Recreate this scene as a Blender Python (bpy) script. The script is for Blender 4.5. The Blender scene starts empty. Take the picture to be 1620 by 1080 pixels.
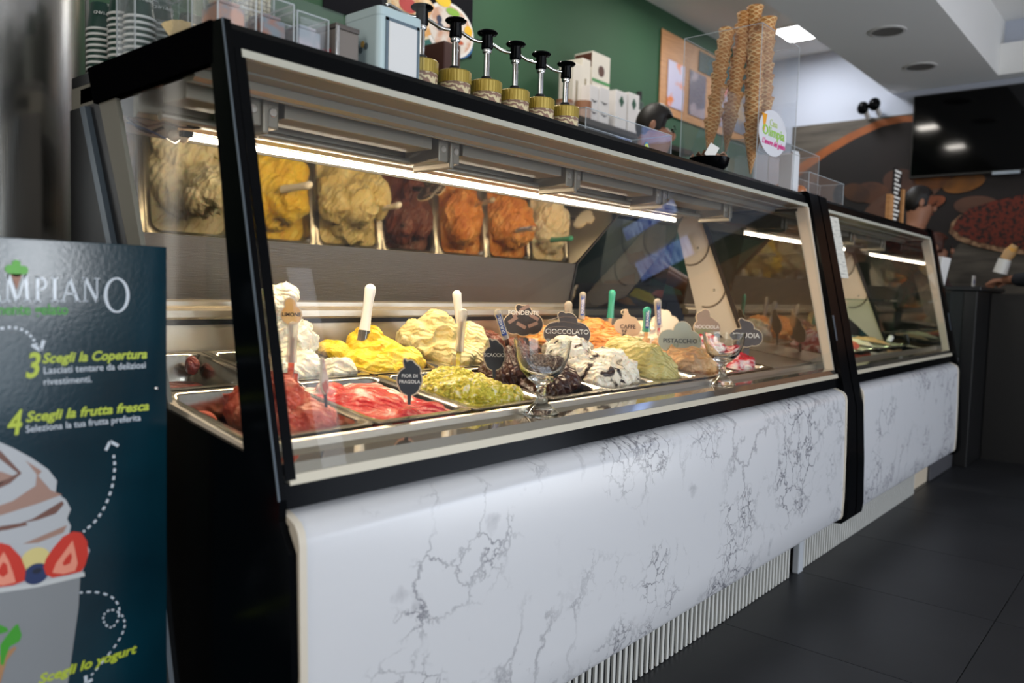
import bpy, bmesh, math, random
import numpy as np
from mathutils import Vector, Matrix, Euler, noise
random.seed(7)
PI = math.pi
SC = bpy.context.scene
COL = SC.collection

# ------------------------------------------------------------------ camera
CAMP = Vector((-0.62, -0.93, 0.99))
F, YAW, PIT, ROL = 1249.44, 0.862983545, -0.0658696742, 0.0285486523
fw = Vector((math.sin(YAW)*math.cos(PIT), math.cos(YAW)*math.cos(PIT), math.sin(PIT)))
r_ = fw.cross(Vector((0, 0, 1))).normalized(); u_ = r_.cross(fw)
RT = r_*math.cos(ROL)+u_*math.sin(ROL); UP = -r_*math.sin(ROL)+u_*math.cos(ROL)
cd = bpy.data.cameras.new('camera'); cam = bpy.data.objects.new('camera', cd); COL.objects.link(cam)
cam.matrix_world = Matrix(((RT.x, UP.x, -fw.x, CAMP.x), (RT.y, UP.y, -fw.y, CAMP.y), (RT.z, UP.z, -fw.z, CAMP.z), (0, 0, 0, 1)))
cd.sensor_width = 36; cd.lens = F/1620*36; cd.clip_start = .02
cd.dof.use_dof = True; cd.dof.focus_distance = 1.9; cd.dof.aperture_fstop = 2.8
SC.camera = cam

# ------------------------------------------------------------------ world, view, big lights
SC.view_settings.view_transform = 'Standard'; SC.view_settings.look = 'None'
SC.view_settings.exposure = 0.0; SC.view_settings.gamma = 1.0; SC.view_settings.use_curve_mapping = False
SC.cycles.max_bounces = 12; SC.cycles.transparent_max_bounces = 32; SC.cycles.glossy_bounces = 6
SC.cycles.transmission_bounces = 10; SC.cycles.sample_clamp_indirect = 6; SC.cycles.use_denoising = True
SC.cycles.caustics_reflective = False; SC.cycles.caustics_refractive = False
W = bpy.data.worlds.new('world'); SC.world = W; W.use_nodes = True
W.node_tree.nodes['Background'].inputs[0].default_value = (.62, .74, 1, 1)
W.node_tree.nodes['Background'].inputs[1].default_value = .35

def area(name, loc, target, sx, sy, power, color=(1, 1, 1)):
    l = bpy.data.lights.new(name, 'AREA'); l.shape = 'RECTANGLE'; l.size = sx; l.size_y = sy
    l.energy = power; l.color = color
    o = bpy.data.objects.new(name, l); COL.objects.link(o); o.location = loc
    o.rotation_euler = (Vector(target)-Vector(loc)).to_track_quat('-Z', 'Y').to_euler()
    return o
area('daylight_shop_front', (-.1, -3.6, 1.3), (.9, 0, .9), 2.7, 2.2, 84, (.88, .94, 1))
area('daylight_shop_window', (3.9, -3.7, .72), (3.4, 0, .6), 2.6, 1.15, 42, (.76, .85, 1))
area('daylight_door_gap', (2.35, -3.8, 2.1), (2.3, 0, 1.6), .12, 1.7, 1.6, (.9, .95, 1))
area('daylight_door_gap', (2.95, -3.8, 2.1), (2.9, 0, 1.6), .22, 1.7, 3.0, (.84, .9, 1))
area('side_fill_light', (-2.5, -.6, 1.6), (0, .2, 1.3), 1.2, 2.0, 26, (1, .95, .88))  # no door here: added fill that puts a bright band on the column
area('ceiling_fill_light', (4.4, -3.3, .25), (3.0, -.6, 2.6), 2.2, .8, 18, (.95, .95, .95))  # added unseen uplight that brightens the ceiling and soffit
area('street_glow', (1.1, -3.72, 1.08), (.3, 0, .9), .3, .45, 9, (.92, .96, 1))
area('ceiling_lamp_light', (5.4, 1.43, 2.95), (5.4, 1.43, 0), .25, .25, 9, (.92, .95, 1))
for lx in (1.2, 2.6, 4.0):
    area('staff_side_lamp', (lx, 1.45, 2.94), (lx, 1.35, 0), .2, .2, 10, (1, .94, .85))

# ------------------------------------------------------------------ helpers
def ray(px, py):
    return RT*((px-810)/F)+UP*((540-py)/F)+fw
def at(px, py, ax, val):
    d = ray(px, py); t = (val-CAMP[ax])/d[ax]
    return CAMP+d*t
def mpp(P):
    return (Vector(P)-CAMP).dot(fw)/F

def lin(c):
    if isinstance(c, str):
        c = [int(c[i:i+2], 16)/255 for i in (0, 2, 4)]
        return tuple(x/12.92 if x <= .04045 else ((x+.055)/1.055)**2.4 for x in c)
    return tuple(c)
MATS = {}
def mat(name, col, rough=.5, metal=0, bump=None, var=None, emit=None, spec=.5, coat=0, sss=0, alpha=None, stretch=(1, 1, 1), varscale=8):
    """principled material; bump=(scale,strength); var=(colour2, lo, hi) mixes a second colour by noise"""
    if name in MATS: return MATS[name]
    m = bpy.data.materials.new(name); m.use_nodes = True; MATS[name] = m
    nt = m.node_tree; b = nt.nodes['Principled BSDF']; L = nt.links
    c = lin(col); b.inputs['Base Color'].default_value = (*c, 1)
    b.inputs['Roughness'].default_value = rough; b.inputs['Metallic'].default_value = metal
    b.inputs['Specular IOR Level'].default_value = spec
    b.inputs['Coat Weight'].default_value = coat; b.inputs['Coat Roughness'].default_value = .08
    if sss:
        b.inputs['Subsurface Weight'].default_value = sss; b.inputs['Subsurface Scale'].default_value = .012
        b.inputs['Subsurface Radius'].default_value = (1, .7, .4)
    if alpha is not None: b.inputs['Alpha'].default_value = alpha
    if bump or var:
        tc = nt.nodes.new('ShaderNodeTexCoord'); mp = nt.nodes.new('ShaderNodeMapping'); L.new(tc.outputs['Object'], mp.inputs[0])
        mp.inputs['Scale'].default_value = stretch
    if var:
        n = nt.nodes.new('ShaderNodeTexNoise'); n.inputs['Scale'].default_value = varscale; n.inputs['Detail'].default_value = 6
        L.new(mp.outputs[0], n.inputs[0])
        r = nt.nodes.new('ShaderNodeValToRGB'); r.color_ramp.elements[0].position = var[1]; r.color_ramp.elements[1].position = var[2]
        r.color_ramp.elements[0].color = (*c, 1); r.color_ramp.elements[1].color = (*lin(var[0]), 1)
        L.new(n.outputs['Fac'], r.inputs[0]); L.new(r.outputs[0], b.inputs['Base Color'])
    if bump:
        n2 = nt.nodes.new('ShaderNodeTexNoise'); n2.inputs['Scale'].default_value = bump[0]; n2.inputs['Detail'].default_value = 5
        L.new(mp.outputs[0], n2.inputs[0])
        bp = nt.nodes.new('ShaderNodeBump'); bp.inputs['Strength'].default_value = bump[1]; bp.inputs['Distance'].default_value = .002
        L.new(n2.outputs['Fac'], bp.inputs['Height']); L.new(bp.outputs[0], b.inputs['Normal'])
    if emit:
        b.inputs['Emission Color'].default_value = (*lin(emit[0]), 1); b.inputs['Emission Strength'].default_value = emit[1]
    return m
def sheet_glass(name, tint=(1, 1, 1), refl=1.0, base=0.0, rough=0.0, haze=0.0):
    """a thin pane: transparent with fresnel gloss (architectural glass)"""
    if name in MATS: return MATS[name]
    m = bpy.data.materials.new(name); m.use_nodes = True; MATS[name] = m
    nt = m.node_tree; L = nt.links; nt.nodes.remove(nt.nodes['Principled BSDF'])
    out = nt.nodes['Material Output']
    t = nt.nodes.new('ShaderNodeBsdfTransparent'); t.inputs[0].default_value = (*tint, 1)
    g = nt.nodes.new('ShaderNodeBsdfGlossy'); g.inputs['Roughness'].default_value = rough; g.inputs[0].default_value = (.95, .97, 1, 1)
    fr = nt.nodes.new('ShaderNodeFresnel'); fr.inputs[0].default_value = 1.48
    ma = nt.nodes.new('ShaderNodeMath'); ma.operation = 'MULTIPLY_ADD'; ma.inputs[1].default_value = refl; ma.inputs[2].default_value = base
    ge = nt.nodes.new('ShaderNodeNewGeometry'); iv = nt.nodes.new('ShaderNodeMath'); iv.operation = 'SUBTRACT'; iv.inputs[0].default_value = 1
    L.new(ge.outputs['Backfacing'], iv.inputs[1]); mf = nt.nodes.new('ShaderNodeMath'); mf.operation = 'MULTIPLY'
    L.new(fr.outputs[0], ma.inputs[0]); L.new(ma.outputs[0], mf.inputs[0]); L.new(iv.outputs[0], mf.inputs[1])
    mx = nt.nodes.new('ShaderNodeMixShader'); L.new(mf.outputs[0], mx.inputs[0]); L.new(t.outputs[0], mx.inputs[1]); L.new(g.outputs[0], mx.inputs[2])
    last = mx
    if haze:
        d = nt.nodes.new('ShaderNodeBsdfDiffuse'); d.inputs[0].default_value = (.9, .92, .95, 1)
        tr = nt.nodes.new('ShaderNodeBsdfTranslucent'); tr.inputs[0].default_value = (.9, .92, .95, 1)
        a2 = nt.nodes.new('ShaderNodeAddShader'); L.new(d.outputs[0], a2.inputs[0]); L.new(tr.outputs[0], a2.inputs[1])
        m2 = nt.nodes.new('ShaderNodeMixShader'); m2.inputs[0].default_value = haze
        tc = nt.nodes.new('ShaderNodeTexCoord'); n = nt.nodes.new('ShaderNodeTexNoise'); n.inputs['Scale'].default_value = 7; n.inputs['Detail'].default_value = 6
        L.new(tc.outputs['Object'], n.inputs[0]); mm = nt.nodes.new('ShaderNodeMath'); mm.operation = 'MULTIPLY'; mm.inputs[1].default_value = haze*2
        L.new(n.outputs['Fac'], mm.inputs[0]); L.new(mm.outputs[0], m2.inputs[0])
        L.new(mx.outputs[0], m2.inputs[1]); L.new(d.outputs[0], m2.inputs[2]); last = m2
    L.new(last.outputs[0], out.inputs[0])
    return m

class B:
    """collects geometry for ONE mesh"""
    def __init__(s): s.v = []; s.f = []
    def add(s, v, f, M=None):
        o = len(s.v)
        for p in v: s.v.append(tuple(M @ Vector(p)) if M else tuple(p))
        for q in f: s.f.append(tuple(i+o for i in q))
        return s
    def box(s, a, b, M=None):
        x0, y0, z0 = a; x1, y1, z1 = b
        return s.add([(x0, y0, z0), (x1, y0, z0), (x1, y1, z0), (x0, y1, z0), (x0, y0, z1), (x1, y0, z1), (x1, y1, z1), (x0, y1, z1)],
                     [(0, 3, 2, 1), (4, 5, 6, 7), (0, 1, 5, 4), (1, 2, 6, 5), (2, 3, 7, 6), (3, 0, 4, 7)], M)
    def prismx(s, poly, x0, x1):
        """polygon in (y,z) extruded along x"""
        n = len(poly)
        v = [(x0, y, z) for y, z in poly]+[(x1, y, z) for y, z in poly]
        f = [tuple(range(n)), tuple(range(2*n-1, n-1, -1))]+[(i, i+n, (i+1) % n+n, (i+1) % n) for i in range(n)]
        return s.add(v, f)
    def prismz(s, poly, z0, z1, M=None):
        n = len(poly)
        v = [(x, y, z0) for x, y in poly]+[(x, y, z1) for x, y in poly]
        f = [tuple(range(n-1, -1, -1)), tuple(range(n, 2*n))]+[(i, (i+1) % n, (i+1) % n+n, i+n) for i in range(n)]
        return s.add(v, f, M)
    def lathe(s, prof, n=24, M=None, cap=True):
        v = []; f = []
        for r, z in prof:
            for i in range(n):
                a = 2*PI*i/n; v.append((r*math.cos(a), r*math.sin(a), z))
        for k in range(len(prof)-1):
            for i in range(n):
                j = (i+1) % n; f.append((k*n+i, k*n+j, (k+1)*n+j, (k+1)*n+i))
        if cap:
            f.append(tuple(range(n-1, -1, -1))); f.append(tuple((len(prof)-1)*n+i for i in range(n)))
        return s.add(v, f, M)
    def tube(s, pts, r, n=8, closed=False):
        pts = [Vector(p) for p in pts]; rs = r if isinstance(r, (list, tuple)) else [r]*len(pts)
        v = []; f = []; up = Vector((0, 0, 1)); prev = None
        for i, p in enumerate(pts):
            t = (pts[min(i+1, len(pts)-1)]-pts[max(i-1, 0)]).normalized()
            a = t.cross(up) if prev is None else prev-(prev.dot(t))*t
            if a.length < 1e-4: a = t.cross(Vector((1, 0, 0)))
            a.normalize(); prev = a; b = t.cross(a)
            for k in range(n):
                w = 2*PI*k/n; v.append(p+a*(math.cos(w)*rs[i])+b*(math.sin(w)*rs[i]))
        for i in range(len(pts)-1):
            for k in range(n):
                j = (k+1) % n; f.append((i*n+k, i*n+j, (i+1)*n+j, (i+1)*n+k))
        f.append(tuple(range(n-1, -1, -1))); f.append(tuple((len(pts)-1)*n+k for k in range(n)))
        return s.add(v, f)
    def ball(s, c, r, n=12, m=8, M=None):
        rx, ry, rz = r if isinstance(r, (tuple, list)) else (r, r, r)
        v = [(c[0], c[1], c[2]-rz)]; f = []
        for j in range(1, m):
            ph = -PI/2+PI*j/m
            for i in range(n):
                a = 2*PI*i/n; v.append((c[0]+rx*math.cos(ph)*math.cos(a), c[1]+ry*math.cos(ph)*math.sin(a), c[2]+rz*math.sin(ph)))
        v.append((c[0], c[1], c[2]+rz)); t = len(v)-1
        for i in range(n):
            j = (i+1) % n; f.append((0, 1+j, 1+i)); f.append((t, t-n+i, t-n+j))
            for k in range(m-2): f.append((1+k*n+i, 1+k*n+j, 1+(k+1)*n+j, 1+(k+1)*n+i))
        return s.add(v, f, M)
    def mesh(s, name):
        me = bpy.data.meshes.new(name); me.from_pydata(s.v, [], s.f); me.update()
        bm = bmesh.new(); bm.from_mesh(me); bmesh.ops.recalc_face_normals(bm, faces=bm.faces); bm.to_mesh(me); bm.free(); return me

def obj(name, b, m, parent=None, smooth=False, bevel=0, loc=None, rot=None, seg=2, **tags):
    me = b.mesh(name) if isinstance(b, B) else b
    if m is not None:
        me.materials.clear(); me.materials.append(m)
    if smooth:
        me.polygons.foreach_set('use_smooth', [True]*len(me.polygons))
        try: me.set_sharp_from_angle(angle=math.radians(40))
        except Exception: pass
    o = bpy.data.objects.new(name, me); COL.objects.link(o)
    if parent: o.parent = parent
    if loc is not None: o.location = loc
    if rot is not None: o.rotation_euler = rot
    if bevel:
        bv = o.modifiers.new('bevel', 'BEVEL'); bv.width = bevel; bv.segments = seg; bv.limit_method = 'ANGLE'; bv.angle_limit = math.radians(35)
    for k, v in tags.items(): o[k] = v
    return o
def thing(name, label, category, loc=(0, 0, 0), rot=(0, 0, 0), group=None):
    o = bpy.data.objects.new(name, None); COL.objects.link(o); o.location = loc; o.rotation_euler = rot; o.empty_display_size = .05
    o['label'] = label; o['category'] = category
    if group: o['group'] = group
    return o
def tag(o, label, category, group=None):
    o['label'] = label; o['category'] = category
    if group: o['group'] = group
    return o
def dup(root, label=None, group=None, loc=None, rot=None, only=None):
    def cp(o, par):
        c = o.copy(); COL.objects.link(c); c.parent = par
        for ch in o.children: cp(ch, c)
        return c
    c = cp(root, None)
    if label: c['label'] = label
    if group: c['group'] = group
    if loc is not None: c.location = loc
    if rot is not None: c.rotation_euler = rot
    return c
def text(name, s, size, m, parent, loc, rot=(PI/2, 0, 0), shear=0, bold=0, align='LEFT', ext=.0004, sx=1):
    c = bpy.data.curves.new(name, 'FONT'); c.body = s; c.size = size; c.shear = shear; c.offset = bold; c.align_x = align; c.extrude = ext
    c.resolution_u = 3; c.materials.append(m)
    tmp = bpy.data.objects.new(name, c); COL.objects.link(tmp); dg = bpy.context.evaluated_depsgraph_get()
    me = bpy.data.meshes.new_from_object(tmp.evaluated_get(dg)); bpy.data.objects.remove(tmp); bpy.data.curves.remove(c); me.name = name
    me.materials.clear(); me.materials.append(m)
    o = bpy.data.objects.new(name, me); COL.objects.link(o); o.location = loc; o.rotation_euler = rot; o.scale = (sx, 1, 1)
    if parent: o.parent = parent
    return o
def rrect(x0, y0, x1, y1, r, n=5):
    p = []
    for cx, cy, a in ((x1-r, y0+r, -PI/2), (x1-r, y1-r, 0), (x0+r, y1-r, PI/2), (x0+r, y0+r, PI)):
        for i in range(n+1): p.append((cx+r*math.cos(a+PI/2*i/n), cy+r*math.sin(a+PI/2*i/n)))
    return p
def ellipse(cx, cy, rx, ry, n=32, rot=0):
    return [(cx+rx*math.cos(a)*math.cos(rot)-ry*math.sin(a)*math.sin(rot), cy+rx*math.cos(a)*math.sin(rot)+ry*math.sin(a)*math.cos(rot)) for a in (2*PI*i/n for i in range(n))]

# ------------------------------------------------------------------ materials
M_black = mat('black gloss enamel', '050608', .18, spec=.06)
M_blackm = mat('black satin plastic', '0b0b0d', .4)
M_steel = mat('brushed stainless steel', 'b5b0a6', .28, 1, bump=(60, .15), stretch=(1, 12, 12))
M_steelw = mat('satin steel of the display well', 'b3aa9a', .3, .85, bump=(40, .1), stretch=(1, 10, 10))
M_rail = mat('dull grey rail steel', '7d776b', .4, .6, bump=(40, .1), stretch=(1, 10, 10))
M_pan = mat('polished stainless pan', 'b9b6b0', .2, 1, var=('a09a90', .4, .7), varscale=14)
M_chrome = mat('chrome', 'd8d8d8', .1, 1)
M_alu = mat('satin aluminium trim', 'b5b3a6', .5, .1)
M_cream = mat('cream painted panel', 'd9cbb8', .45, bump=(50, .05))
M_grey = mat('warm grey pillar', '7c7a70', .5)
M_bluegrey = mat('blue grey metal edge', '5d6872', .35, .5)
M_glass = sheet_glass('front display glass', (.99, .992, .988), .8, .0)
M_sglass = sheet_glass('side display glass', (.97, .98, .97), .9)
M_endglass = sheet_glass('reflective end glass', (.72, .75, .70), 1.0, .16)
M_acr = sheet_glass('clear acrylic', (.975, .98, .985), 1.0, .01, .03, .02)
M_acredge = mat('acrylic edge', 'd3dade', .25, alpha=.42)
M_mirror = mat('smoked mirror', '918b7c', .05, 1)
M_flap = mat('dark grey brushed flap', '57534e', .33, .75, bump=(30, .35), stretch=(.6, 30, 30))
M_led = mat('led tube', 'ffffff', .5, emit=('fff1dc', 16))
M_white = mat('white plastic', 'e8e6e2', .35)
M_wood = mat('light wood', 'c08a55', .55, var=('a97443', .35, .7), stretch=(1, 1, 14), varscale=5)

# ------------------------------------------------------------------ room
def struct(name, b, m, parent=None, **k):
    o = obj(name, b, m, parent, **k); o['kind'] = 'structure'; return o
XF, YB, ZC = 6.0, 2.03, 2.99
M_tile = mat('dark slate floor tile', '27282b', .42, bump=(18, .12), var=('323336', .35, .75), varscale=2.2, spec=.35)
M_grout = mat('dark grout', '17181a', .8)
fl = struct('floor', B().box((-2.6, -4.2, -.06), (XF+.1, YB+.1, -.004)), M_grout)
tb = B().box((-.3085, -.3085, -.02), (.3085, .3085, 0)).mesh('floor_tile'); tb.materials.append(M_tile)
for i in range(-6, 8):
    for j in range(-6, 4):
        x, y = 1.585+.62*(i+.5), .09+.62*(j+.5)
        if x+.31 > XF or y+.31 > YB or x < -2.4: continue
        o = bpy.data.objects.new('floor_tile', tb); COL.objects.link(o); o.parent = fl; o.location = (x, y, 0); o['kind'] = 'structure'
M_green = mat('matt green wall paint', '2a5136', .75, var=('254a31', .3, .7), varscale=1.5)
struct('wall_back', B().box((-2.6, YB, 0), (XF+.1, YB+.1, ZC)), M_green)
M_wall = mat('cool white wall paint', 'bfc5d3', .8)
struct('wall_right', B().box((XF, -4.2, 0), (XF+.1, YB, ZC)), M_wall)
M_plank = mat('grey brown planks print', '625b51', .7, var=('453f38', .35, .65), stretch=(1, 1, 9), varscale=2.5)
M_beige = mat('beige plaster', 'c9b79e', .85)
struct('wall_left', B().box((-2.7, -4.2, 0), (-2.6, YB, ZC)), M_beige)
# street side wall with door openings
wf = B()
for x0, x1 in ((-2.6, .6), (1.4, 2.2), (3.0, 3.8), (4.6, XF)): wf.box((x0, -4.1, 0), (x1, -4.0, ZC))
for x0, x1 in ((.6, 1.4), (2.2, 3.0), (3.8, 4.6)): wf.box((x0, -4.1, 2.7), (x1, -4.0, ZC))
struct('wall_front', wf, M_beige)
M_ceil = mat('white ceiling paint', 'efeeeb', .85)
struct('ceiling', B().box((-2.6, -4.2, ZC), (XF+.1, YB+.1, ZC+.1)), M_ceil)
so = struct('trim_1', B().box((-2.6, .2, 2.585), (XF-.001, .93, ZC-.001)), M_ceil)   # lowered soffit over the customers' side
struct('trim_2', B().box((XF-.14, -4.0, 2.585), (XF-.002, .199, 2.8)), M_ceil)
# recessed round grilles in the soffit
M_grille = mat('grey speaker mesh', '6f6d69', .7, bump=(300, .5))
for k, (px, py, r) in enumerate(((1404, 49, .1), (1456, 105, .1))):
    p = at(px, py, 2, 2.585)
    g = thing('ceiling_speaker', ('round grey ceiling speaker in the soffit, nearer of the two', 'round grey ceiling speaker in the soffit, farther one beside the television wall')[k], 'speaker', (p.x, p.y, 2.585), group='round ceiling speakers')
    obj('grille', B().lathe([(.005, -.004), (r*.86, -.006), (r*.86, 0)], 32), M_grille, g)
    obj('rim', B().lathe([(r*.86, 0), (r*.86, -.008), (r*1.02, -.006), (r*1.05, 0)], 32, cap=False), mat('speaker rim', 'cfcdc9', .5), g, smooth=True)
p = at(1268, 50, 2, ZC)
g = thing('ceiling_lamp', 'bright square recessed ceiling lamp beyond the cone box', 'lamp', (p.x, p.y, ZC))
obj('diffuser', B().prismz(rrect(-.17, -.15, .17, .15, .03), -.012, -.002), mat('lamp diffuser', 'ffffff', .5, emit=('ffffff', 9)), g)
obj('frame', B().box((-.19, -.17, -.01), (.19, .17, -.001)), M_white, g)

# far wall mural (a flat printed wall covering)
mur = thing('wall_mural', 'large printed wall mural of coffee beans, dark cup and bowl of dried berries', 'mural', (XF, 0, 0))
def mural_poly(name, pts, m, d):
    b = B(); v = [(-d-.003, y, z) for y, z in pts]+[(-d, y, z) for y, z in pts]; n = len(pts)
    b.add(v, [tuple(range(n)), tuple(range(2*n-1, n-1, -1))]+[(i, i+n, (i+1) % n+n, (i+1) % n) for i in range(n)])
    return obj(name, b, m, mur)
def mp(px, py):
    q = at(px, py, 0, XF-.01); return (q.y, q.z)
mural_poly('planks_print', [(-2.2, .0), (1.7, 0), (1.7, 2.415), (-2.2, 2.415)], M_plank, .002)
M_mdark = mat('dark brown print', '120c0b', .7, var=('1e1311', .4, .8), varscale=2)
M_orange = mat('amber rim print', '9a5322', .6, var=('6a3616', .4, .8), varscale=6)
rim = [(1150, 420), (1180, 350), (1225, 296), (1262, 262), (1300, 236), (1345, 210), (1390, 190), (1425, 183), (1470, 183), (1700, 250), (1700, 330), (1560, 330), (1500, 390), (1480, 440), (1300, 440)]
mural_poly('cup_rim_print', [mp(*q) for q in rim], M_orange, .006)
rim2 = [(1160, 430), (1192, 360), (1236, 305), (1272, 272), (1308, 246), (1352, 220), (1396, 200), (1430, 193), (1475, 192), (1700, 258), (1700, 340), (1570, 336), (1510, 392), (1480, 442), (1300, 445)]
mural_poly('cup_print', [mp(*q) for q in rim2], M_mdark, .010)
for k, (px, py, rx, ry, ro, c) in enumerate(((1428, 288, 30, 20, .3, '4a2a1c'), (1380, 305, 26, 17, .2, '55301a'), (1455, 310, 34, 11, -.5, '6b4633'), (1400, 330, 40, 20, -.6, '5a3b2c'), (1355, 305, 22, 14, .4, '44260f'), (1452, 300, 60, 11, -.45, '553222'), (1475, 285, 26, 14, .1, '7a4412'), (1525, 290, 30, 14, -.2, '85500f'), (1470, 322, 24, 10, -.3, '8a4420'), (1545, 325, 32, 15, .05, '5c3a29'), (1330, 345, 30, 14, -.2, '4a2a1c'))):
    rings = []
    cy, cz = mp(px, py); s = mpp((XF, cy, cz))
    mural_poly('coffee_bean_print', ellipse(cy, cz, rx*s, ry*s, 24, ro), mat('bean print %s' % c, c, .6, var=('2a1712', .42, .75), varscale=5), .013+.0006*k)
# bowl of berries
cy, cz = mp(1620, 362); s = mpp((XF, cy, cz))
def tilt_ell(rx, ry, n=40, rot=.12): return ellipse(cy, cz, rx*s, ry*s, n, rot)
mural_poly('bowl_print', [mp(*q) for q in ((1502, 368), (1506, 352), (1520, 340), (1760, 330), (1760, 420), (1640, 404), (1590, 400), (1545, 390), (1515, 380))], mat('woven bowl print', 'a98563', .7, var=('6b4a33', .4, .6), varscale=30), .022)
M_berry = mat('dried berries print', '6b2410', .7, var=('1c0b08', .47, .6), varscale=42)
mural_poly('berries_print', [mp(*q) for q in ((1508, 362), (1515, 346), (1535, 330), (1570, 319), (1620, 308), (1760, 300), (1760, 410), (1640, 396), (1592, 392), (1550, 384), (1522, 374))], M_berry, .026)
# unseen blue glow panel and wooden door, added for reflections in glass and column
bs = thing('blue_glow_panel', 'glowing blue panel added high on the far wall, mirrored in the case glass', 'screen', (XF, -2.28, 2.68))
m = mat('blue panel glow', '0a1030', .4, emit=('5a7cff', 3.0)); nt = m.node_tree
w = nt.nodes.new('ShaderNodeTexNoise'); tc = nt.nodes.new('ShaderNodeTexCoord'); mq = nt.nodes.new('ShaderNodeMapping'); mq.inputs['Scale'].default_value = (1, 14, 1.5)
nt.links.new(tc.outputs['Object'], mq.inputs[0]); nt.links.new(mq.outputs[0], w.inputs[0]); rr = nt.nodes.new('ShaderNodeValToRGB'); rr.color_ramp.elements[0].position = .4; rr.color_ramp.elements[1].position = .62
rr.color_ramp.elements[0].color = (.06, .10, .45, 1); rr.color_ramp.elements[1].color = (.45, .62, 1, 1); nt.links.new(w.outputs['Fac'], rr.inputs[0]); nt.links.new(rr.outputs[0], nt.nodes['Principled BSDF'].inputs['Emission Color'])
obj('panel', B().box((-.05, -.30, -.28), (-.045, .30, .28)), m, bs); obj('casing', B().box((-.044, -.31, -.29), (-.004, .31, .29)), M_blackm, bs)
d1 = struct('door_1', B().box((XF-.05, -2.3, 0), (XF-.015, -.75, 2.2)), mat('orange oak door', 'c98a55', .5, var=('a86a3a', .35, .7), stretch=(1, 1, 14)))
# television
tv = thing('television', 'large black wall television above the coffee mural', 'television', (XF, 0, 0))
y1, z1 = mp(1449, 155); y0 = y1-1.35; z0 = mp(1446, 284)[1]
obj('screen', B().box((-.075, y0+.012, z0+.02), (-.07, y1-.012, z1-.012)), mat('tv glass', '030304', .06, spec=.22), tv)
obj('casing', B().box((-.07, y0, z0), (-.03, y1, z1)), M_blackm, tv, bevel=.005)
obj('stand_logo', B().box((-.08, y1-.72, z0-.01), (-.07, y1-.55, z0+.012)), mat('silver badge', 'aab6c4', .3, .6), tv)
# security cameras on the white wall
for k, (px, py) in enumerate(((1367, 172), (1385, 166))):
    q = at(px, py, 0, XF-.12)
    c = thing('security_camera', ('round black security camera on the white wall, left one', 'half round black security camera on the white wall, right one')[k], 'camera', (q.x, q.y, q.z), (0, 0, 0), group='wall cameras')
    obj('lens', B().ball((-.03, 0, 0), (.03, .045, .05)), M_black, c, smooth=True)
    obj('bracket', B().tube([(0, 0, 0), (.06, .0, -.02), (.115, 0, -.05)], .02), M_white, c, smooth=True)
# green wall posters
po = thing('food_poster', 'poster of breakfast bowls with fruit hung on the green wall', 'poster', (0, YB, 0))
def wp(px, py): q = at(px, py, 1, YB-.012); return (q.x, q.z)
def wall_poly(name, pts, m, d, par):
    b = B(); n = len(pts); v = [(x, -d-.003, z) for x, z in pts]+[(x, -d, z) for x, z in pts]
    b.add(v, [tuple(range(n)), tuple(range(2*n-1, n-1, -1))]+[(i, i+n, (i+1) % n+n, (i+1) % n) for i in range(n)])
    return obj(name, b, m, par)
X1, Z0 = wp(747, 92)
wall_poly('sheet', [(1.5, Z0), (X1, Z0), (X1, 2.9), (1.5, 2.9)], mat('poster navy', '0c0d14', .7, spec=.1), .004, po)
cx, cz = wp(708, 40); s = mpp((cx, YB, cz))
def disc(name, px, py, rx, ry, c, d, par=po, var=None, vs=40):
    x, z = wp(px, py); s = mpp((x, YB, z))
    return wall_poly(name, ellipse(x, z, rx*s*1.25, ry*s), mat('print '+c+(var or ''), c, .6, var=(var, .45, .6) if var else None, varscale=vs), d, par)
disc('bowl_print', 712, 62, 42, 28, '1a5f96', .008)
disc('rim_print', 712, 48, 43, 42, 'e3e0dc', .010)
disc('porridge_print', 713, 48, 38, 37, 'd8cfc6', .012, var='c79a80', vs=14)
disc('mint_print', 716, 20, 12, 6, '7fae3a', .014); disc('blueberry_print', 694, 30, 4.5, 6, '22304f', .014); disc('blueberry_print', 695, 42, 5.5, 6, '22304f', .015)
disc('mango_print', 740, 50, 7, 8, 'e6b21e', .014); disc('berry_print', 722, 66, 12, 4, 'b5532f', .014)
disc('bowl_print', 655, 62, 40, 16, '17635e', .0085); disc('rim_print', 655, 22, 44, 38, 'd9c9a8', .0095); disc('muesli_print', 657, 20, 40, 35, 'd9a05a', .011, var='f0d8b0', vs=16)
disc('strawberry_print', 645, 8, 15, 12, 'c22a26', .013); disc('banana_print', 700, 0, 14, 10, 'e9c31a', .0135)
# wooden menu frame further along the green wall
mf = thing('menu_board', 'wide wooden menu frame with smoothie pictures on the green wall', 'menu board', (0, YB, 0))
xa, za = wp(1042, 176); xb = XF-.02; zt = wp(1042, 42)[1]
wall_poly('board', [(xa, za), (xb, za), (xb, zt), (xa, zt)], M_wood, .01, mf)
for k, (o0, w, c, v) in enumerate(((.10, .24, 'b9b4cf', 'd8762a'), (.42, .26, '5a5566', '9a8a92'), (.78, .3, '8f7f86', 'c7562e'), (1.2, .3, '6a6a74', 'a08a72'))):
    wall_poly('picture', [(xa+o0, za+.06), (xa+o0+w, za+.06), (xa+o0+w, zt-.19), (xa+o0, zt-.19)], mat('menu picture %d' % k, c, .5, var=(v, .52, .6), varscale=7), .016, mf)
wall_poly('chalk_header', [(xa+.55, zt-.17), (xa+1.6, zt-.17), (xa+1.6, zt-.02), (xa+.55, zt-.02)], mat('teal chalkboard', '20403f', .6), .017, mf)
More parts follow.
